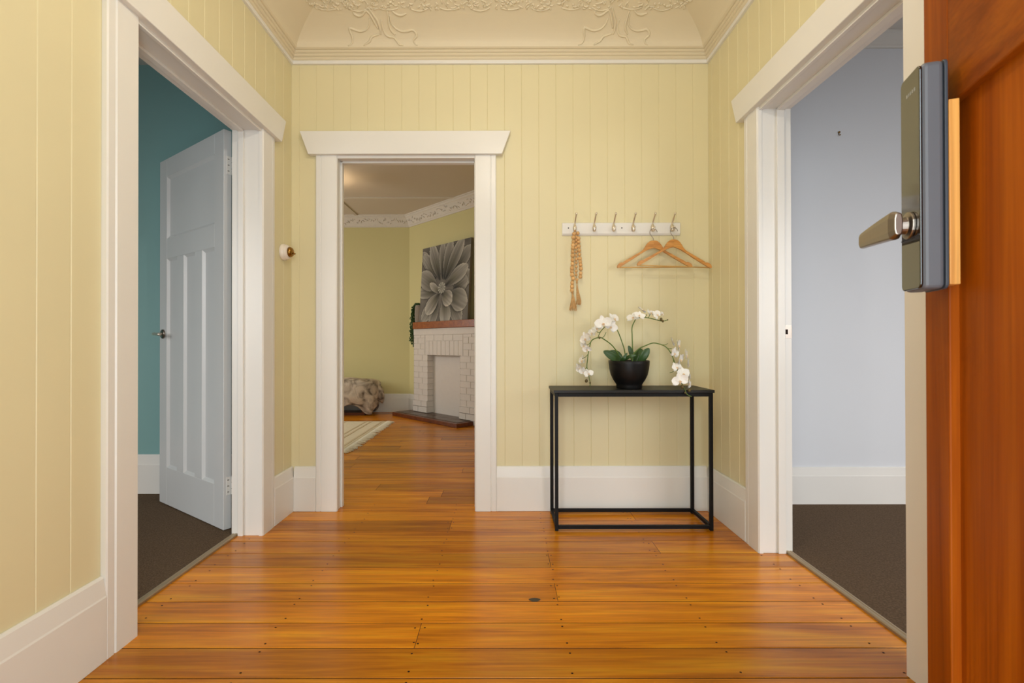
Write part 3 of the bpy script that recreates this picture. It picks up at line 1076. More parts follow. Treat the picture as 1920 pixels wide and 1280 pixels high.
# ------------------------------------------------------------------ trailing plant on the mantel
tp = thing('trailing_plant', TF(0.350, 0.085, 1.222), 'trailing green plant in a ribbed grey pot on the mantel', 'plant')
mb = MB()
SEG = 40
for r, h in [(0.0, 0), (0.046, 0), (0.050, 0.01), (0.053, 0.12), (0.050, 0.20), (0.042, 0.225), (0.036, 0.228), (0.0, 0.222)]:
    for k in range(SEG):
        a = 2 * math.pi * k / SEG
        rr = r * (1 + (0.045 if k % 2 else -0.02))
        mb.v.append(TF(0.350 + rr * math.cos(a), 0.085 + rr * math.sin(a), 1.222 + h))
for i in range(7):
    for k in range(SEG):
        a, b_ = i * SEG + k, i * SEG + (k + 1) % SEG
        mb.f.append((a, b_, b_ + SEG, a + SEG))
mb.build('pot', M['pot'], tp)
rng = random.Random(9)
for i in range(11):
    du_ = rng.uniform(-0.03, 0.03)
    dd_ = rng.uniform(0.04, 0.15)
    zend = rng.choice([0.90, 0.93, 0.98, 1.03, 0.95])
    uo = rng.uniform(0.215, 0.275)
    pts = smooth_path([TF(0.345 + du_ * 0.5, 0.085, 1.44), TF(0.315 + du_, (0.085 + dd_) / 2, 1.468), TF(0.275 + du_ * 0.5, dd_, 1.42), TF((uo + 0.26) / 2, dd_, 1.30), TF(uo, dd_, 1.15), TF(uo, dd_ + rng.uniform(-0.02, 0.02), zend)], 5)
    mb = MB().tube(pts, 0.0018, 5)
    n = len(pts)
    for k in range(n * 3):
        f = k / (n * 3 - 1) * (n - 1)
        j = min(int(f), n - 2)
        p = pts[j].lerp(pts[j + 1], f - j)
        c = (p.x + rng.uniform(-0.011, 0.011), p.y + rng.uniform(-0.011, 0.011), p.z + rng.uniform(-0.008, 0.008))
        mb.ball(c, rng.uniform(0.006, 0.0095), 6, 4, (1, 1, 1.25))
    st = mb.build('trailing_strand', M['pearl'], tp, smooth=True, fix=False)

# ------------------------------------------------------------------ draped seat and rug in the lounge
ot = thing('draped_seat', (-2.05, 6.33, 0), 'low seat under a mottled grey and cream throw by the lounge wall', 'seat')
rng = random.Random(4)
mb = MB()
NU, NV = 72, 22
cx, cy, ax_, ay_ = -2.15, 6.32, 0.47, 0.21
for j in range(NV + 1):
    t = j / NV
    for i in range(NU):
        a = 2 * math.pi * i / NU
        ca_, sa_ = math.cos(a), math.sin(a)
        # super-elliptic plan
        pr = (abs(ca_) ** 3.0 + abs(sa_) ** 3.0) ** (-1 / 3.0)
        if t < 0.45:
            q = t / 0.45
            rad = math.sin(q * math.pi / 2) ** 0.9
            z = 0.485 - 0.10 * (1 - math.cos(q * math.pi / 2)) ** 1.3
        else:
            q = (t - 0.45) / 0.55
            rad = 1.0 + 0.03 * math.sin(q * 3)
            # hem: scalloped, reaching the floor only at the corners
            corner = (abs(ca_ * sa_) * 2) ** 4
            hem = 0.145 - 0.135 * corner + 0.045 * math.sin(a * 5 + 0.6)
            hem = max(0.012, hem)
            z = 0.385 + (hem - 0.385) * q
            fold = 0.05 * q * math.sin(a * 9 + 1.3) + 0.03 * q * math.sin(a * 17)
            rad += fold - 0.08 * q * corner
        nz = noise.noise(Vector((ca_ * 2.2 * rad, sa_ * 2.2 * rad, z * 6))) * 0.022
        mb.v.append((cx + ca_ * pr * rad * ax_ + nz, cy + sa_ * pr * rad * ay_ + nz * 0.6, max(0.006, z + nz * (0.8 if t < 0.9 else 0))))
for j in range(NV):
    for i in range(NU):
        a, b_ = j * NU + i, j * NU + (i + 1) % NU
        mb.f.append((a, a + NU, b_ + NU, b_))
o = mb.build('throw', M['throw'], ot, smooth=True)
so = o.modifiers.new('thick', 'SOLIDIFY')
so.thickness = 0.008
so = o.modifiers.new('sub', 'SUBSURF')
so.levels = so.render_levels = 1
# hanging corner of the throw
mb = MB()
for j in range(9):
    for i in range(9):
        a = math.pi * 2 * i / 9
        t = j / 8
        r = 0.055 * math.sin(math.pi * min(0.98, 0.12 + t * 0.86)) ** 0.7
        mb.v.append((-1.69 + 0.05 * t + r * math.cos(a), 6.34 + r * 1.3 * math.sin(a), 0.385 - 0.235 * t + 0.01 * math.sin(i * 2.1 + j)))
for j in range(8):
    for i in range(9):
        a, b_ = j * 9 + i, j * 9 + (i + 1) % 9
        mb.f.append((a, a + 9, b_ + 9, b_))
mb.f.append(tuple(8 * 9 + k for k in range(9)))
mb.f.append(tuple(reversed(range(9))))
mb.build('throw_corner', M['throw'], ot, smooth=True)
mb = MB()
for x in (-2.50, -1.86):
    for yy in (6.24, 6.44):
        mb.box(x - 0.02, x + 0.02, yy - 0.02, yy + 0.02, 0.0, 0.36)
mb.box(-2.52, -1.84, 6.22, 6.46, 0.0, 0.035)
mb.build('seat_frame', M['hearthwood'], ot, bevel=0.003)
MB().box(-2.54, -1.80, 6.17, 6.47, 0.26, 0.38).build('cushion', M['pot'], ot, bevel=0.02)

rug = thing('fringed_rug', (-2.3, 4.88, 0), 'cream woven rug with a frayed fringe on the lounge floor', 'rug')
mb = MB()
RX0, RX1, RY0, RY1 = -3.3, -1.405, 4.06, 5.70
nx, ny = 40, 30
for j in range(ny + 1):
    for i in range(nx + 1):
        x = RX0 + (RX1 - RX0) * i / nx
        y = RY0 + (RY1 - RY0) * j / ny
        mb.v.append((x, y, 0.009 + 0.002 * noise.noise(Vector((x * 5, y * 5, 0)))))
for j in range(ny):
    for i in range(nx):
        a = j * (nx + 1) + i
        mb.f.append((a, a + 1, a + nx + 2, a + nx + 1))
o = mb.build('woven_field', M['rug'], rug, smooth=True)
so = o.modifiers.new('thick', 'SOLIDIFY')
so.thickness = 0.007
for x in (-1.47, -1.60, -1.66, -1.90):
    MB().box(x - 0.012, x + 0.012, RY0 + 0.01, RY1 - 0.01, 0.006, 0.0125).build('woven_stripe', M['rugstripe'], rug, bevel=0.002)
rng = random.Random(8)
mb = MB()
y = RY0
while y < RY1:
    L = rng.uniform(0.05, 0.10)
    p = [(RX1 - 0.012, y, 0.009), (RX1 + L * 0.35, y + rng.uniform(-0.006, 0.006), 0.010), (RX1 + L * 0.7, y + rng.uniform(-0.012, 0.012), 0.007), (RX1 + L, y + rng.uniform(-0.02, 0.02), 0.005)]
    mb.tube(p, [0.005, 0.0058, 0.006, 0.004], 5)
    y += rng.uniform(0.014, 0.026)
fr = mb.build('fringe', M['rug'], rug, smooth=True, fix=False)
fr['kind'] = 'stuff'

# ------------------------------------------------------------------ console table
TX0, TX1, TY0, TY1, TZ = 0.254, 1.048, 2.372, 2.628, 0.706
tb = thing('console_table', ((TX0 + TX1) / 2, (TY0 + TY1) / 2, 0), 'narrow black metal console table against the yellow wall', 'table')
MB().box(TX0 - 0.006, TX1 + 0.006, TY0 - 0.006, TY1 + 0.004, TZ - 0.014, TZ).build('table_top', M['blacktop'], tb, bevel=0.0015)
q = 0.017
for x in (TX0, TX1 - q):
    for y in (TY0, TY1 - q):
        MB().box(x, x + q, y, y + q, 0.0, TZ - 0.014).build('leg', M['black'], tb, bevel=0.0015)
for z0, z1 in ((TZ - 0.033, TZ - 0.0145), (0.010, 0.027)):
    for y in (TY0, TY1 - q):
        MB().box(TX0 + q, TX1 - q, y + 0.0005, y + q - 0.0005, z0, z1).build('rail', M['black'], tb, bevel=0.0015)
    for x in (TX0, TX1 - q):
        MB().box(x + 0.0005, x + q - 0.0005, TY0 + q, TY1 - q, z0, z1).build('rail', M['black'], tb, bevel=0.0015)

# ------------------------------------------------------------------ coat rack
rk = thing('coat_rack', (0.66, YB, 1.55), 'white coat rail with six nickel hooks above the console table', 'coat rack')
RX_0, RX_1, RZ0, RZ1 = 0.328, 0.993, 1.550, 1.622
board = [(RZ0, 0.0), (RZ0, 0.006), (RZ0 + 0.010, 0.014), (RZ1 - 0.004, 0.014), (RZ1, 0.010), (RZ1, 0.0)]
bo = MB().prism(board, lambda z, t, s: (s, YB - t, z), RX_0, RX_1).build('rail_board', M['white'], rk, bevel=0.0015)
HX = [0.397 + 0.1093 * k for k in range(6)]
HZ = 1.590


def build_hook(x, parent):
    YS = YB - 0.014
    plate = MB().lathe([(0.0, 0.004), (0.006, 0.0035), (0.0105, 0.0)], lambda a, b_, h: (x + a * 0.85, YS - h, HZ + b_ * 1.9), 20)
    # pear-shaped body hanging forward
    n = 10
    pts, rd = [], []
    for k in range(n + 1):
        t = k / n
        pts.append((x, YS - 0.006 - 0.010 * math.sin(math.pi * t * 0.5), HZ + 0.024 - 0.047 * t))
        rd.append(0.0032 + 0.0080 * math.sin(math.pi * min(1, t ** 1.25)) ** 0.9)
    plate.tube(pts, rd, 12)
    h = plate.build('hook', M['steel'], parent, smooth=True)
    arm = smooth_path([(x, YS - 0.006, HZ + 0.018), (x + 0.002, YS - 0.014, HZ + 0.034), (x + 0.003, YS - 0.030, HZ + 0.052), (x + 0.004, YS - 0.045, HZ + 0.066)], 5)
    am = MB().tube(arm, [0.0042] * (len(arm) - 6) + [0.0036] * 6, 10)
    am.ball((x + 0.004, YS - 0.047, HZ + 0.069), 0.0066, 12, 8, (0.95, 1, 1.15))
    am.build('upper_prong', M['steel'], h, smooth=True)
    low = smooth_path([(x, YS - 0.010, HZ - 0.014), (x + 0.001, YS - 0.024, HZ - 0.022), (x + 0.002, YS - 0.036, HZ - 0.017), (x + 0.002, YS - 0.040, HZ - 0.006)], 4)
    lm = MB().tube(low, 0.0030, 10)
    lm.ball((x + 0.002, YS - 0.040, HZ - 0.003), 0.0050, 10, 7)
    lm.build('lower_prong', M['steel'], h, smooth=True)


for x in HX:
    build_hook(x, rk)
for x in (0.363, 0.664, 0.963):
    MB().lathe([(0.0, 0.0006), (0.0034, 0.0005), (0.0036, 0.0)], lambda a, b_, h: (x + a, YB - 0.0142 - h, 1.591 + b_), 14).build('screw', M['nail'], rk)

# ------------------------------------------------------------------ wooden hangers
HANG = [(0, 0), (35, 5), (62, 25), (85, 55), (105, 90), (135, 118), (190, 150), (250, 185), (310, 220), (330, 233), (338, 246), (350, 240), (372, 247), (392, 264), (404, 290), (398, 303), (376, 297)]
HIN = [(320, 262), (240, 212), (160, 160), (80, 110), (30, 88), (0, 82)]
KH = 0.000515


def make_hanger(px_, pz, py, roll, yaw, label):
    h = thing('coat_hanger', (px_, py, pz), label, 'hanger', 'wooden hangers on the coat rail')
    R = Matrix.Rotation(yaw, 4, 'Z') @ Matrix.Rotation(roll, 4, 'Y')

    def T(a, b_, d):
        p = R @ Vector((a * KH, d, -b_ * KH))
        return (px_ + p.x, py + p.y, pz + p.z)
    t = 0.006
    for sg in (-1, 1):
        outer = HANG + HIN
        mb = MB()
        n = len(outer)
        # the arms sweep a little forward towards their ends
        def TT(a, b_, d, sg=sg):
            return T(sg * a, b_, d - 0.018 * (a / 400.0) ** 2)
        top = HANG
        inner = list(reversed(HIN))
        # quads between top edge and inner edge, resampled evenly
        def resample(P, m):
            Ls = [0]
            for p, q_ in zip(P, P[1:]):
                Ls.append(Ls[-1] + math.hypot(q_[0] - p[0], q_[1] - p[1]))
            out = []
            for k in range(m):
                s = Ls[-1] * k / (m - 1)
                i = max(0, min(len(P) - 2, next((i for i in range(len(P) - 1) if Ls[i + 1] >= s - 1e-9), len(P) - 2)))
                f = (s - Ls[i]) / max(1e-9, Ls[i + 1] - Ls[i])
                out.append((P[i][0] + (P[i + 1][0] - P[i][0]) * f, P[i][1] + (P[i + 1][1] - P[i][1]) * f))
            return out
        m_ = 40
        A_ = resample(top, m_)
        B_ = resample(inner + [(376, 297)], m_)
        vs = []
        for d in (-t, t):
            vs += [TT(a, b_, d) for a, b_ in A_] + [TT(a, b_, d) for a, b_ in B_]
        fs = []
        for i in range(m_ - 1):
            fs.append((i, i + 1, m_ + i + 1, m_ + i))
            o_ = 2 * m_
            fs.append((o_ + i, o_ + m_ + i, o_ + m_ + i + 1, o_ + i + 1))
            fs.append((i, o_ + i, o_ + i + 1, i + 1))
            fs.append((m_ + i, m_ + i + 1, o_ + m_ + i + 1, o_ + m_ + i))
        mb.add(vs, fs)
        mb.build('arm', M['hanger'], h, bevel=0.0018)
    bar = [T(a, 294, -0.018 * (a / 400.0) ** 2 if abs(a) > 365 else -0.014) for a in (-372, -200, 0, 200, 372)]
    MB().tube(bar, 0.0032, 8).build('trouser_bar', M['bar'], h, smooth=True)
    wire = smooth_path([T(0, 6, 0), T(0, -18, 0), T(-10, -36, 0), T(-34, -66, 0), T(-38, -98, 0), T(-24, -120, 0), T(4, -127, 0), T(28, -116, 0), T(42, -92, 0)], 5)
    MB().tube(wire, 0.0018, 8).build('wire_hook', M['darksteel'], h, smooth=True)
    return h


make_hanger(0.8335, 1.514, YB - 0.040, 0.0, -0.02, 'wooden coat hanger on the fifth hook, tucked behind the other hanger')
make_hanger(0.9395, 1.515, YB - 0.060, 0.030, 0.03, 'wooden coat hanger on the last hook, overlapping in front')

# ------------------------------------------------------------------ bead garland
g = thing('bead_garland', (0.392, YB - 0.03, 1.13), 'string of wooden beads with jute tassels on the first hook', 'garland')
SA = [(238, 290), (230, 335), (230, 385), (226, 428), (222, 465), (220, 508), (220, 553), (218, 605), (217, 653), (212, 703), (210, 745), (212, 785), (225, 830), (214, 880), (212, 925), (210, 972)]
SBm = [(268, 325), (266, 365), (264, 410), (264, 455), (266, 503), (266, 548), (268, 590), (266, 635), (266, 683), (265, 733), (264, 780), (274, 840)]
SC = [(283, 283), (290, 345), (292, 390), (295, 440), (300, 488), (303, 538), (307, 588), (312, 625), (315, 665), (318, 710), (316, 765), (312, 808)]
bead_me = MB().ball((0, 0, 0), 1.0, 12, 9, (1, 1, 0.92)).mesh('bead')
bead_me.materials.append(M['bead'])
bead_me.polygons.foreach_set('use_smooth', [True] * len(bead_me.polygons))


def gp(x, y, d):
    s = 2.63 / 885.0 / 6.4
    return Vector((0.3915 + (x - 238) * s, YB - d, 1.5885 - (y - 215) * s))


for strand, d, r in ((SA, 0.036, 24), (SBm, 0.026, 18), (SC, 0.034, 23)):
    for k, (x, y) in enumerate(strand):
        o = finish('bead', bead_me, None, g)
        o.location = gp(x, y, d)
        rr = 1.03 * r * (1 + 0.07 * math.sin(k * 2.3)) * 2.63 / 885.0 / 6.4
        o.scale = (rr, rr, rr)
        o.rotation_euler = (0.3 * k, 0.5 * k, k)
    cord = [gp(240, 250, 0.045)] + [gp(x, y, d) for x, y in strand]
    MB().tube(cord, 0.0012, 6).build('cord', M['jute'], g, smooth=True)
rng = random.Random(2)


def tassel(top, pts, width, n):
    mb = MB()
    tops = gp(*top, 0.030)
    mb.ball(tops, 0.006, 8, 6, (1, 1, 1.4))
    for k in range(n):
        f = rng.uniform(-1, 1)
        dd = rng.uniform(-0.5, 0.5)
        path = []
        for j, (x, y) in enumerate(pts):
            t = (j + 1) / len(pts)
            path.append(gp(x + f * width * t + rng.uniform(-3, 3), y + (rng.uniform(-30, 20) if j == len(pts) - 1 else 0), 0.030 + dd * 0.020 * t))
        mb.tube([tops] + path, [0.0012] * (len(path) + 1), 4)
    o = mb.build('tassel', M['jute'], g, fix=False)
    return o


tassel((220, 1000), [(224, 1060), (226, 1130), (226, 1200)], 44, 80)
tassel((272, 872), [(276, 950), (286, 1020), (294, 1090), (290, 1130)], 34, 70)

# ------------------------------------------------------------------ potted orchid on the table
OX, OY = 0.654, 2.478
orch = thing('potted_orchid', (OX, OY, TZ), 'white orchid arching out of a round black bowl', 'plant')
prof = [(0.0, 0.0), (0.064, 0.0), (0.066, 0.003), (0.065, 0.018), (0.068, 0.024), (0.082, 0.045), (0.094, 0.070), (0.101, 0.100), (0.104, 0.128), (0.105, 0.143), (0.103, 0.1455), (0.100, 0.143), (0.096, 0.110), (0.0, 0.108)]
MB().lathe(prof, lambda x, y, h: (OX + x, OY + y, TZ + h), 48).build('bowl', M['bowl'], orch, smooth=True)
MB().lathe([(0.0, 0.132), (0.06, 0.130), (0.097, 0.122)], lambda x, y, h: (OX + x, OY + y, TZ + h + 0.006 * noise.noise(Vector((x * 60, y * 60, 0)))), 32).build('moss', M['soil'], orch, smooth=True)
KO = 2.49 / 885.0


def pa(x, y, d=0.0):     # sketch units of the arching sprays by the bowl: 7.527 units to a picture pixel
    return Vector(((1070 + x / 7.527 - 944.5) * (2.49 - d) / 885.0, 2.49 - d, 0.94 - (570 + y / 7.527 - 644.3) * (2.49 - d) / 885.0))


def pb(x, y, d=0.0):
    return Vector(((1170 + x / 7.114 - 944.5) * (2.49 - d) / 885.0, 2.49 - d, 0.94 - (570 + y / 7.114 - 644.3) * (2.49 - d) / 885.0))


STEMS = [
    [pa(690, 830, 0.0), pa(685, 780, 0.0), pa(640, 670, 0.01), pa(560, 570, 0.02), pa(440, 485, 0.03), pa(400, 475, 0.03), pa(330, 490, 0.03), pa(280, 530, 0.03), pa(258, 620, 0.03), pa(238, 710, 0.03), pa(230, 790, 0.03), pa(220, 880, 0.03), pa(236, 960, 0.03), pa(252, 1040, 0.03), pa(266, 1110, 0.03), pa(262, 1165, 0.03)],
    [pa(765, 800, -0.02), pa(762, 740, -0.02), pa(748, 640, -0.02), pa(710, 520, -0.02), pa(655, 380, -0.02), pa(600, 320, -0.01), pa(540, 295, 0), pa(470, 330, 0), pa(410, 400, 0), pa(380, 470, 0.01)],
    [pb(116, 800, -0.01), pb(110, 690, -0.01), pb(105, 560, -0.01), pb(101, 420, -0.01), pb(100, 320, -0.01), pb(125, 250, -0.01), pb(165, 192, 0), pb(245, 180, 0), pb(320, 188, 0), pb(400, 207, 0), pb(460, 222, 0), pb(515, 230, 0), pb(575, 215, 0)],
    [pb(105, 790, 0.02), pb(105, 690, 0.02), pb(190, 600, 0.03), pb(290, 553, 0.04), pb(380, 522, 0.05), pb(470, 538, 0.06), pb(550, 575, 0.07), pb(612, 650, 0.075), pb(655, 750, 0.08), pb(690, 850, 0.09), pb(720, 950, 0.10), pb(760, 1060, 0.115), pb(800, 1140, 0.125), pb(830, 1205, 0.13), pb(890, 1238, 0.13)]]
STEMS[3] = [Vector((p.x, p.y, p.z)) for p in STEMS[3]]
stem_obs = []
for s in STEMS:
    P = smooth_path(s, 5)
    n = len(P)
    stem_obs.append(MB().tube(P, [0.0032 - 0.0012 * k / n for k in range(n)], 8).build('stem', M['stem'], orch, smooth=True))
TW = [(0, pa(275, 535, 0.03), pa(215, 582, 0.03)), (0, pa(235, 712, 0.03), pa(155, 770, 0.03)), (0, pa(220, 880, 0.03), pa(180, 925, 0.03)), (0, pa(440, 480, 0.03), pa(492, 400, 0.035)), (1, pa(410, 400, 0), pa(352, 385, 0)),
      (2, pb(265, 178), pb(296, 140)), (2, pb(310, 184), pb(338, 138)), (2, pb(205, 188), pb(208, 100)), (3, pb(500, 546, 0.06), pb(575, 528, 0.06)), (3, pb(558, 582, 0.07), pb(626, 597, 0.07)), (3, pb(650, 740, 0.08), pb(640, 790, 0.085)), (3, pb(690, 860, 0.09), pb(600, 922, 0.095))]
for si, a, b_ in TW:
    mid = (a + b_) / 2 + Vector((0, -0.004, -0.004))
    MB().tube(smooth_path([a, mid, b_], 4), [0.0016] * 9, 6).build('twig', M['stem'], stem_obs[si], smooth=True)
BUDS = [(0, pa(212, 1085, 0.035), 21), (0, pa(265, 1112, 0.035), 12), (0, pa(400, 478, 0.035), 15), (2, pb(488, 205, 0.01), 19), (2, pb(512, 232, 0.01), 16), (2, pb(575, 214, 0), 9), (3, pb(768, 1106, 0.13), 22), (3, pb(860, 1152, 0.13), 20), (3, pb(806, 1185, 0.13), 13)]
for si, c, r in BUDS:
    MB().ball(c, r / 7.3 * KO, 10, 8, (1, 1, 1.15)).build('bud', M['bud'], stem_obs[si], smooth=True)


def petal_outline(w, l, m=9):
    out = []
    for k in range(m):
        t = k / (m - 1)
        out.append((t * l, w * math.sin(math.pi * (0.06 + 0.90 * t)) ** 0.75))
    return out


def flower_mesh(seed):
    r = random.Random(seed)
    mb = MB()
    def petal(ang, l, w, cup):
        ol = petal_outline(w, l)
        vs, fs = [], []
        for x, hw in ol:
            for q_ in (-1, -0.5, 0, 0.5, 1):
                y = hw * q_
                z = cup * (x / l) ** 2 * l + 0.12 * hw * (q_ ** 2) + 0.05 * l * math.sin(x / l * 5 + q_ * 2 + seed)
                vs.append((x * math.cos(ang) - y * math.sin(ang), x * math.sin(ang) + y * math.cos(ang), z))
        for i in range(len(ol) - 1):
            for j in range(4):
                a = i * 5 + j
                fs.append((a, a + 1, a + 6, a + 5))
        mb.add(vs, fs)
    for ang in (math.pi / 2, math.pi * 7 / 6 - 0.1, math.pi * 11 / 6 + 0.1):
        petal(ang + r.uniform(-0.1, 0.1), 0.95, 0.30, 0.05 + r.uniform(-0.1, 0.1))
    for ang in (0.18, math.pi - 0.18):
        petal(ang + r.uniform(-0.1, 0.1), 1.0, 0.52, 0.18 + r.uniform(-0.08, 0.1))
    me = mb.mesh('flower', fix=False)
    me.materials.append(M['petal'])
    me.polygons.foreach_set('use_smooth', [True] * len(me.polygons))
    return me


def lip_mesh():
    mb = MB()
    mb.ball((0, -0.06, 0.12), 0.11, 8, 6, (1, 1, 1.1))
    for s in (-1, 1):
        mb.ball((0.11 * s, -0.13, 0.15), 0.08, 8, 5, (0.7, 1.1, 1))
    mb.ball((0, -0.26, 0.12), 0.10, 8, 5, (0.6, 1.3, 0.6))
    me = mb.mesh('lip')
    me.materials.append(M['lip'])
    me.polygons.foreach_set('use_smooth', [True] * len(me.polygons))
    return me


FM = [flower_mesh(k) for k in range(4)]
LM = lip_mesh()
FLOWERS = [  # position, radius in sketch units, turn about Z (deg, 0 faces the camera), pitch (deg), spin (deg)
    (pa(600, 215, -0.005), 90, 35, 35, 20), (pa(560, 320, 0.02), 88, 20, -10, -30), (pa(455, 275, 0.03), 105, -15, 10, 10), (pa(370, 350, 0.01), 85, -50, 25, 40),
    (pa(300, 410, 0.0), 75, -65, 10, 0), (pa(205, 490, 0.02), 90, -55, 5, 25), (pa(190, 590, 0.01), 80, -70, 0, -20), (pa(225, 640, 0.03), 60, -30, -20, 10),
    (pa(160, 800, 0.0), 75, -75, 10, 10), (pa(120, 910, 0.02), 72, -60, -15, 30), (pa(180, 960, 0.04), 66, -40, -10, -10), (pa(240, 985, 0.05), 66, 15, 25, 15),
    (pb(120, 185, 0.0), 85, -40, 40, 10), (pb(195, 160, 0.02), 72, 10, 35, -20), (pb(240, 90, -0.03), 78, 60, 55, 30), (pb(345, 125, -0.02), 66, 40, 40, 0), (pb(430, 150, 0.0), 72, 20, 30, 40), (pb(500, 140, -0.02), 50, 55, 30, 10),
    (pb(640, 520, 0.05), 72, 70, 20, 10), (pb(715, 560, 0.07), 88, 60, 10, 35), (pb(660, 660, 0.09), 82, 40, 0, -15), (pb(815, 690, 0.06), 84, 65, 10, 10), (pb(740, 745, 0.09), 84, 50, -5, 25),
    (pb(840, 800, 0.08), 78, 70, 0, -20), (pb(690, 850, 0.10), 72, 15, 30, 20), (pb(775, 935, 0.12), 92, 25, 20, 5), (pb(735, 1025, 0.15), 96, -5, 0, 12), (pb(850, 1060, 0.12), 80, 60, -10, -30), (pb(850, 960, 0.09), 70, 75, 5, 15)]
for k, (p, r, tz, px_, sp) in enumerate(FLOWERS):
    fl = finish('flower', FM[k % 4], None, orch)
    sc_ = 1.13 * r / 7.3 * KO
    R = Matrix.Rotation(math.radians(tz), 4, 'Z') @ Matrix.Rotation(math.radians(90 - px_), 4, 'X') @ Matrix.Rotation(math.radians(sp), 4, 'Z')
    fl.location = p
    fl.rotation_euler = R.to_euler()
    fl.scale = (sc_, sc_, sc_)
    lp = bpy.data.objects.new('lip', LM)
    COL.objects.link(lp)
    lp.parent = fl
# leaves
LEAVES = [(pa(720, 830, 0.02), pa(590, 740, 0.05), pa(455, 668, 0.06), 0.024), (pa(700, 830, -0.01), pa(640, 730, -0.01), pa(545, 665, -0.02), 0.026),
          (pb(115, 780, 0.0), pb(85, 640, 0.0), pb(52, 556, 0.0), 0.013), (pb(140, 790, -0.02), pb(175, 690, -0.03), pb(225, 600, -0.05), 0.022),
          (pb(190, 800, 0.03), pb(265, 680, 0.05), pb(328, 592, 0.05), 0.021), (pb(170, 800, 0.0), pb(230, 690, 0.0), pb(215, 600, -0.02), 0.020),
          (pb(-20, 760, 0.05), pb(70, 700, 0.09), pb(158, 685, 0.10), 0.009), (pa(690, 830, 0.04), pa(740, 770, 0.07), pa(790, 690, 0.07), 0.010)]
for a, m_, b_, w in LEAVES:
    P = smooth_path([a, m_, b_], 8)
    n = len(P)
    mb = MB()
    for k, p in enumerate(P):
        t = k / (n - 1)
        tg = (P[min(k + 1, n - 1)] - P[max(k - 1, 0)]).normalized()
        side = tg.cross(Vector((0, -1, 0.25))).normalized()
        nrm = side.cross(tg).normalized()
        hw = w * (math.sin(math.pi * (0.10 + 0.885 * t)) ** 0.6)
        for q_ in (-1, -0.5, 0, 0.5, 1):
            mb.v.append(tuple(p + side * hw * q_ - nrm * hw * 0.22 * (1 - abs(q_))))
    for k in range(n - 1):
        for j in range(4):
            i = k * 5 + j
            mb.f.append((i, i + 1, i + 6, i + 5))
    lo = mb.build('leaf', M['leaf'], orch, smooth=True)
    so = lo.modifiers.new('thick', 'SOLIDIFY')
    so.thickness = 0.0016

# ------------------------------------------------------------------ old round switch beside the doorway
sw = thing('wall_switch', (XL, 2.565, 1.44), 'round white porcelain switch with brass dome on yellow boards', 'switch')
TSW = lambda x, y, h: (XL + h, 2.565 + x, 1.44 + y)
MB().lathe([(0.0, 0), (0.043, 0.0), (0.045, 0.003), (0.045, 0.012), (0.041, 0.018), (0.040, 0.020), (0.040, 0.026), (0.035, 0.033), (0.028, 0.036), (0.0, 0.036)], TSW, 40).build('porcelain_base', M['porcelain'], sw, smooth=True)
bd_ = MB().lathe([(0.0, 0.036), (0.0265, 0.0355), (0.0275, 0.040), (0.0265, 0.046), (0.022, 0.053), (0.014, 0.057), (0.0, 0.058)], TSW, 32).build('brass_dome', M['brass'], sw, smooth=True)
MB().tube([TSW(0, -0.004, 0.055), TSW(0, -0.010, 0.068)], [0.0035, 0.005], 10).build('toggle', M['brass'], bd_, smooth=True)

# ------------------------------------------------------------------ front door leaf, swung in towards the camera's right
EF = Vector((0.668, 0.75, 0))
eu = Vector((-0.330, -0.944, 0))          # from the free edge back to the hinge
en = Vector((-0.944, 0.330, 0))           # out of the visible face


def TE(u, d, z):
    p = EF + eu * u + en * d
    return (p.x, p.y, z)


FW = 0.83
door2 = struct('door_2', MB().obox(TE, 0.02, FW - 0.02, -0.032, -0.014, 0.03, 2.0), M['frontdoor'], 'open varnished timber front door with a digital lock')
STW = 0.068
RZ = 1.285
for u0, u1 in ((0, STW), (FW - STW, FW)):
    MB().obox(TE, u0, u1, -0.042, 0, 0.008, 2.03).build('stile', M['frontdoor'], door2, bevel=0.002)
for z0, z1 in ((0.008, 0.22), (RZ, RZ + 0.24), (1.91, 2.03)):
    MB().obox(TE, STW, FW - STW, -0.042, -0.0004, z0, z1).build('rail', M['frontrail'], door2, bevel=0.002)
for z0, z1 in ((0.22, RZ), (RZ + 0.24, 1.91)):
    MB().obox(TE, STW, FW - STW, -0.036, -0.012, z0, z1).build('panel', M['frontdoor'], door2)

LU0, LU1, LZ0, LZ1 = 0.034, 0.096, 1.017, 1.342
PK = 0.012
lock = MB().obox(TE, LU0 + 0.004, LU1 + 0.002, 0.0, PK, LZ0 + 0.005, LZ1 - 0.06).build('digital_lock', M['packer'], door2, bevel=0.001)
lock['label'] = 'dark digital door lock with black keypad glass'
# housing: tapered body, rounded top and bottom
HT = 0.029


def lock_body(d0, d1, ins, mat_, name, parent, bevel=0.004):
    pts = []
    u0, u1, z0, z1 = LU0 + ins, LU1 - ins, LZ0 + ins, LZ1 - ins
    r = 0.008
    for (cu, cz, a0) in ((u1 - r, z1 - r, 0), (u0 + r, z1 - r, 90), (u0 + r, z0 + r, 180), (u1 - r, z0 + r, 270)):
        for k in range(5):
            a = math.radians(a0 + 90 * k / 4)
            pts.append((cu + r * math.cos(a), cz + r * math.sin(a)))
    return MB().prism(pts, lambda u, z, d: TE(u, d, z), d0, d1).build(name, mat_, parent, bevel=bevel, seg=3)


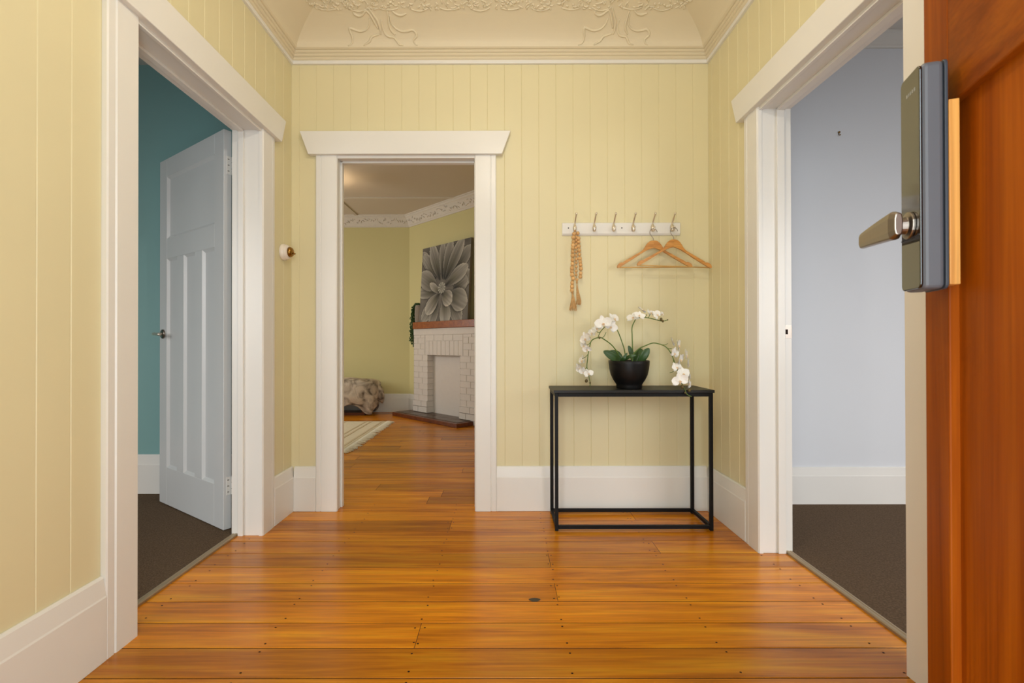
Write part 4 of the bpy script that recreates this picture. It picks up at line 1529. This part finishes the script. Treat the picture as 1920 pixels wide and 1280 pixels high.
lock_body(PK, PK + 0.004, -0.0005, M['lockdark'], 'lock_backplate', lock, 0.001)
lock_body(PK + 0.0038, PK + HT, 0.0, M['lockgrey'], 'lock_housing', lock, 0.006)
lock_body(PK + HT - 0.001, PK + HT + 0.003, 0.002, M['glass'], 'keypad_glass', lock, 0.0015)
tx = MB()
for k, (a, w) in enumerate(((0, 4), (6, 3), (11, 4), (17, 2), (21, 4))):
    u = LU1 - 0.014 - a * 0.0011
    tx.obox(TE, u - w * 0.0010, u, PK + HT + 0.003, PK + HT + 0.0032, LZ1 - 0.034, LZ1 - 0.029)
tx.build('lock_print', M['print'], lock)
MB().obox(TE, LU0 + 0.003, LU1 - 0.003, PK + HT + 0.003, PK + HT + 0.0036, LZ0 + 0.078, LZ0 + 0.0795).build('glass_seam', M['lockdark'], lock)
# lever
ZL = LZ0 + 0.098
neck = MB().lathe([(0.0, 0), (0.020, 0.0), (0.020, 0.004), (0.013, 0.006), (0.0115, 0.018), (0.0, 0.018)], lambda x, y, h: TE(LU1 - 0.032 + x, PK + HT + 0.003 + h, ZL + y), 24).build('lever_neck', M['darksteel'], lock, smooth=False, bevel=0.001)
lv = MB()
n = 10
sec = []
for k in range(n + 1):
    t = k / n
    u = LU1 - 0.012 - 0.125 * t
    hh = 0.022 - 0.009 * t
    ww = 0.0085 - 0.002 * t
    if k == 0:
        hh, ww = hh * 0.72, ww * 0.6
    d = PK + HT + 0.024 + 0.004 * math.sin(t * 2)
    for q_ in range(14):
        a = 2 * math.pi * q_ / 14
        ca_, sa_ = math.cos(a), math.sin(a)
        pr = (abs(ca_) ** 4 + abs(sa_) ** 4) ** -0.25
        lv.v.append(TE(u, d + ww * pr * ca_, ZL + hh * pr * sa_))
for k in range(n):
    for q_ in range(14):
        a, b_ = k * 14 + q_, k * 14 + (q_ + 1) % 14
        lv.f.append((a, b_, b_ + 14, a + 14))
lv.f += [tuple(range(13, -1, -1)), tuple(n * 14 + q_ for q_ in range(14))]
lv.build('lever', M['darksteel'], lock, smooth=False, bevel=0.0015)

# ------------------------------------------------------------------ lamps of the rooms (above the frame)


def pendant(x, y, ztop, zb, shade_r, shade_h, watts, color, label, kind='drum'):
    L = thing('pendant_lamp', (x, y, zb), label, 'lamp')
    MB().lathe([(0.0, 0.0), (0.05, 0.0), (0.048, -0.012), (0.0, -0.018)], lambda a, b_, h: (x + a, y + b_, ztop + h), 24).build('ceiling_rose', M['shade'], L, smooth=True)
    MB().tube([(x, y, ztop - 0.015), (x, y, zb + 0.095)], 0.003, 8).build('flex', M['shade'], L)
    if shade_r:
        n = 32
        mb = MB()
        for r, z in ((shade_r * 0.78, zb + shade_h / 2), (shade_r, zb - shade_h / 2)):
            for k in range(n):
                mb.v.append((x + r * math.cos(2 * math.pi * k / n), y + r * math.sin(2 * math.pi * k / n), z))
        mb.f = [(k, (k + 1) % n, n + (k + 1) % n, n + k) for k in range(n)]
        o = mb.build('lamp_shade', M['shade'], L, smooth=True)
        s = o.modifiers.new('thick', 'SOLIDIFY')
        s.thickness = 0.003
    MB().lathe([(0.0, 0.045), (0.014, 0.045), (0.018, 0.060), (0.018, 0.085), (0.006, 0.100), (0.0, 0.100)], lambda a, b_, h: (x + a, y + b_, zb + h), 20).build('lamp_holder', M['shade'], L, smooth=True)
    d = bpy.data.lights.new('bulb', 'POINT')
    d.energy = watts
    d.color = color
    d.shadow_soft_size = 0.04
    lo = bpy.data.objects.new('bulb', d)
    lo.location = (x, y, zb)
    COL.objects.link(lo)
    return L


pendant(-0.02, 1.12, 2.756, 2.42, 0, 0, 18.5, (1.0, 0.96, 0.87), 'bare bulb pendant lamp hanging from the coved hall ceiling')
pendant(-1.90, 4.97, LZ, 2.42, 0.13, 0.14, 5, (1.0, 0.76, 0.48), 'lounge pendant lamp hanging out of sight of the doorway')
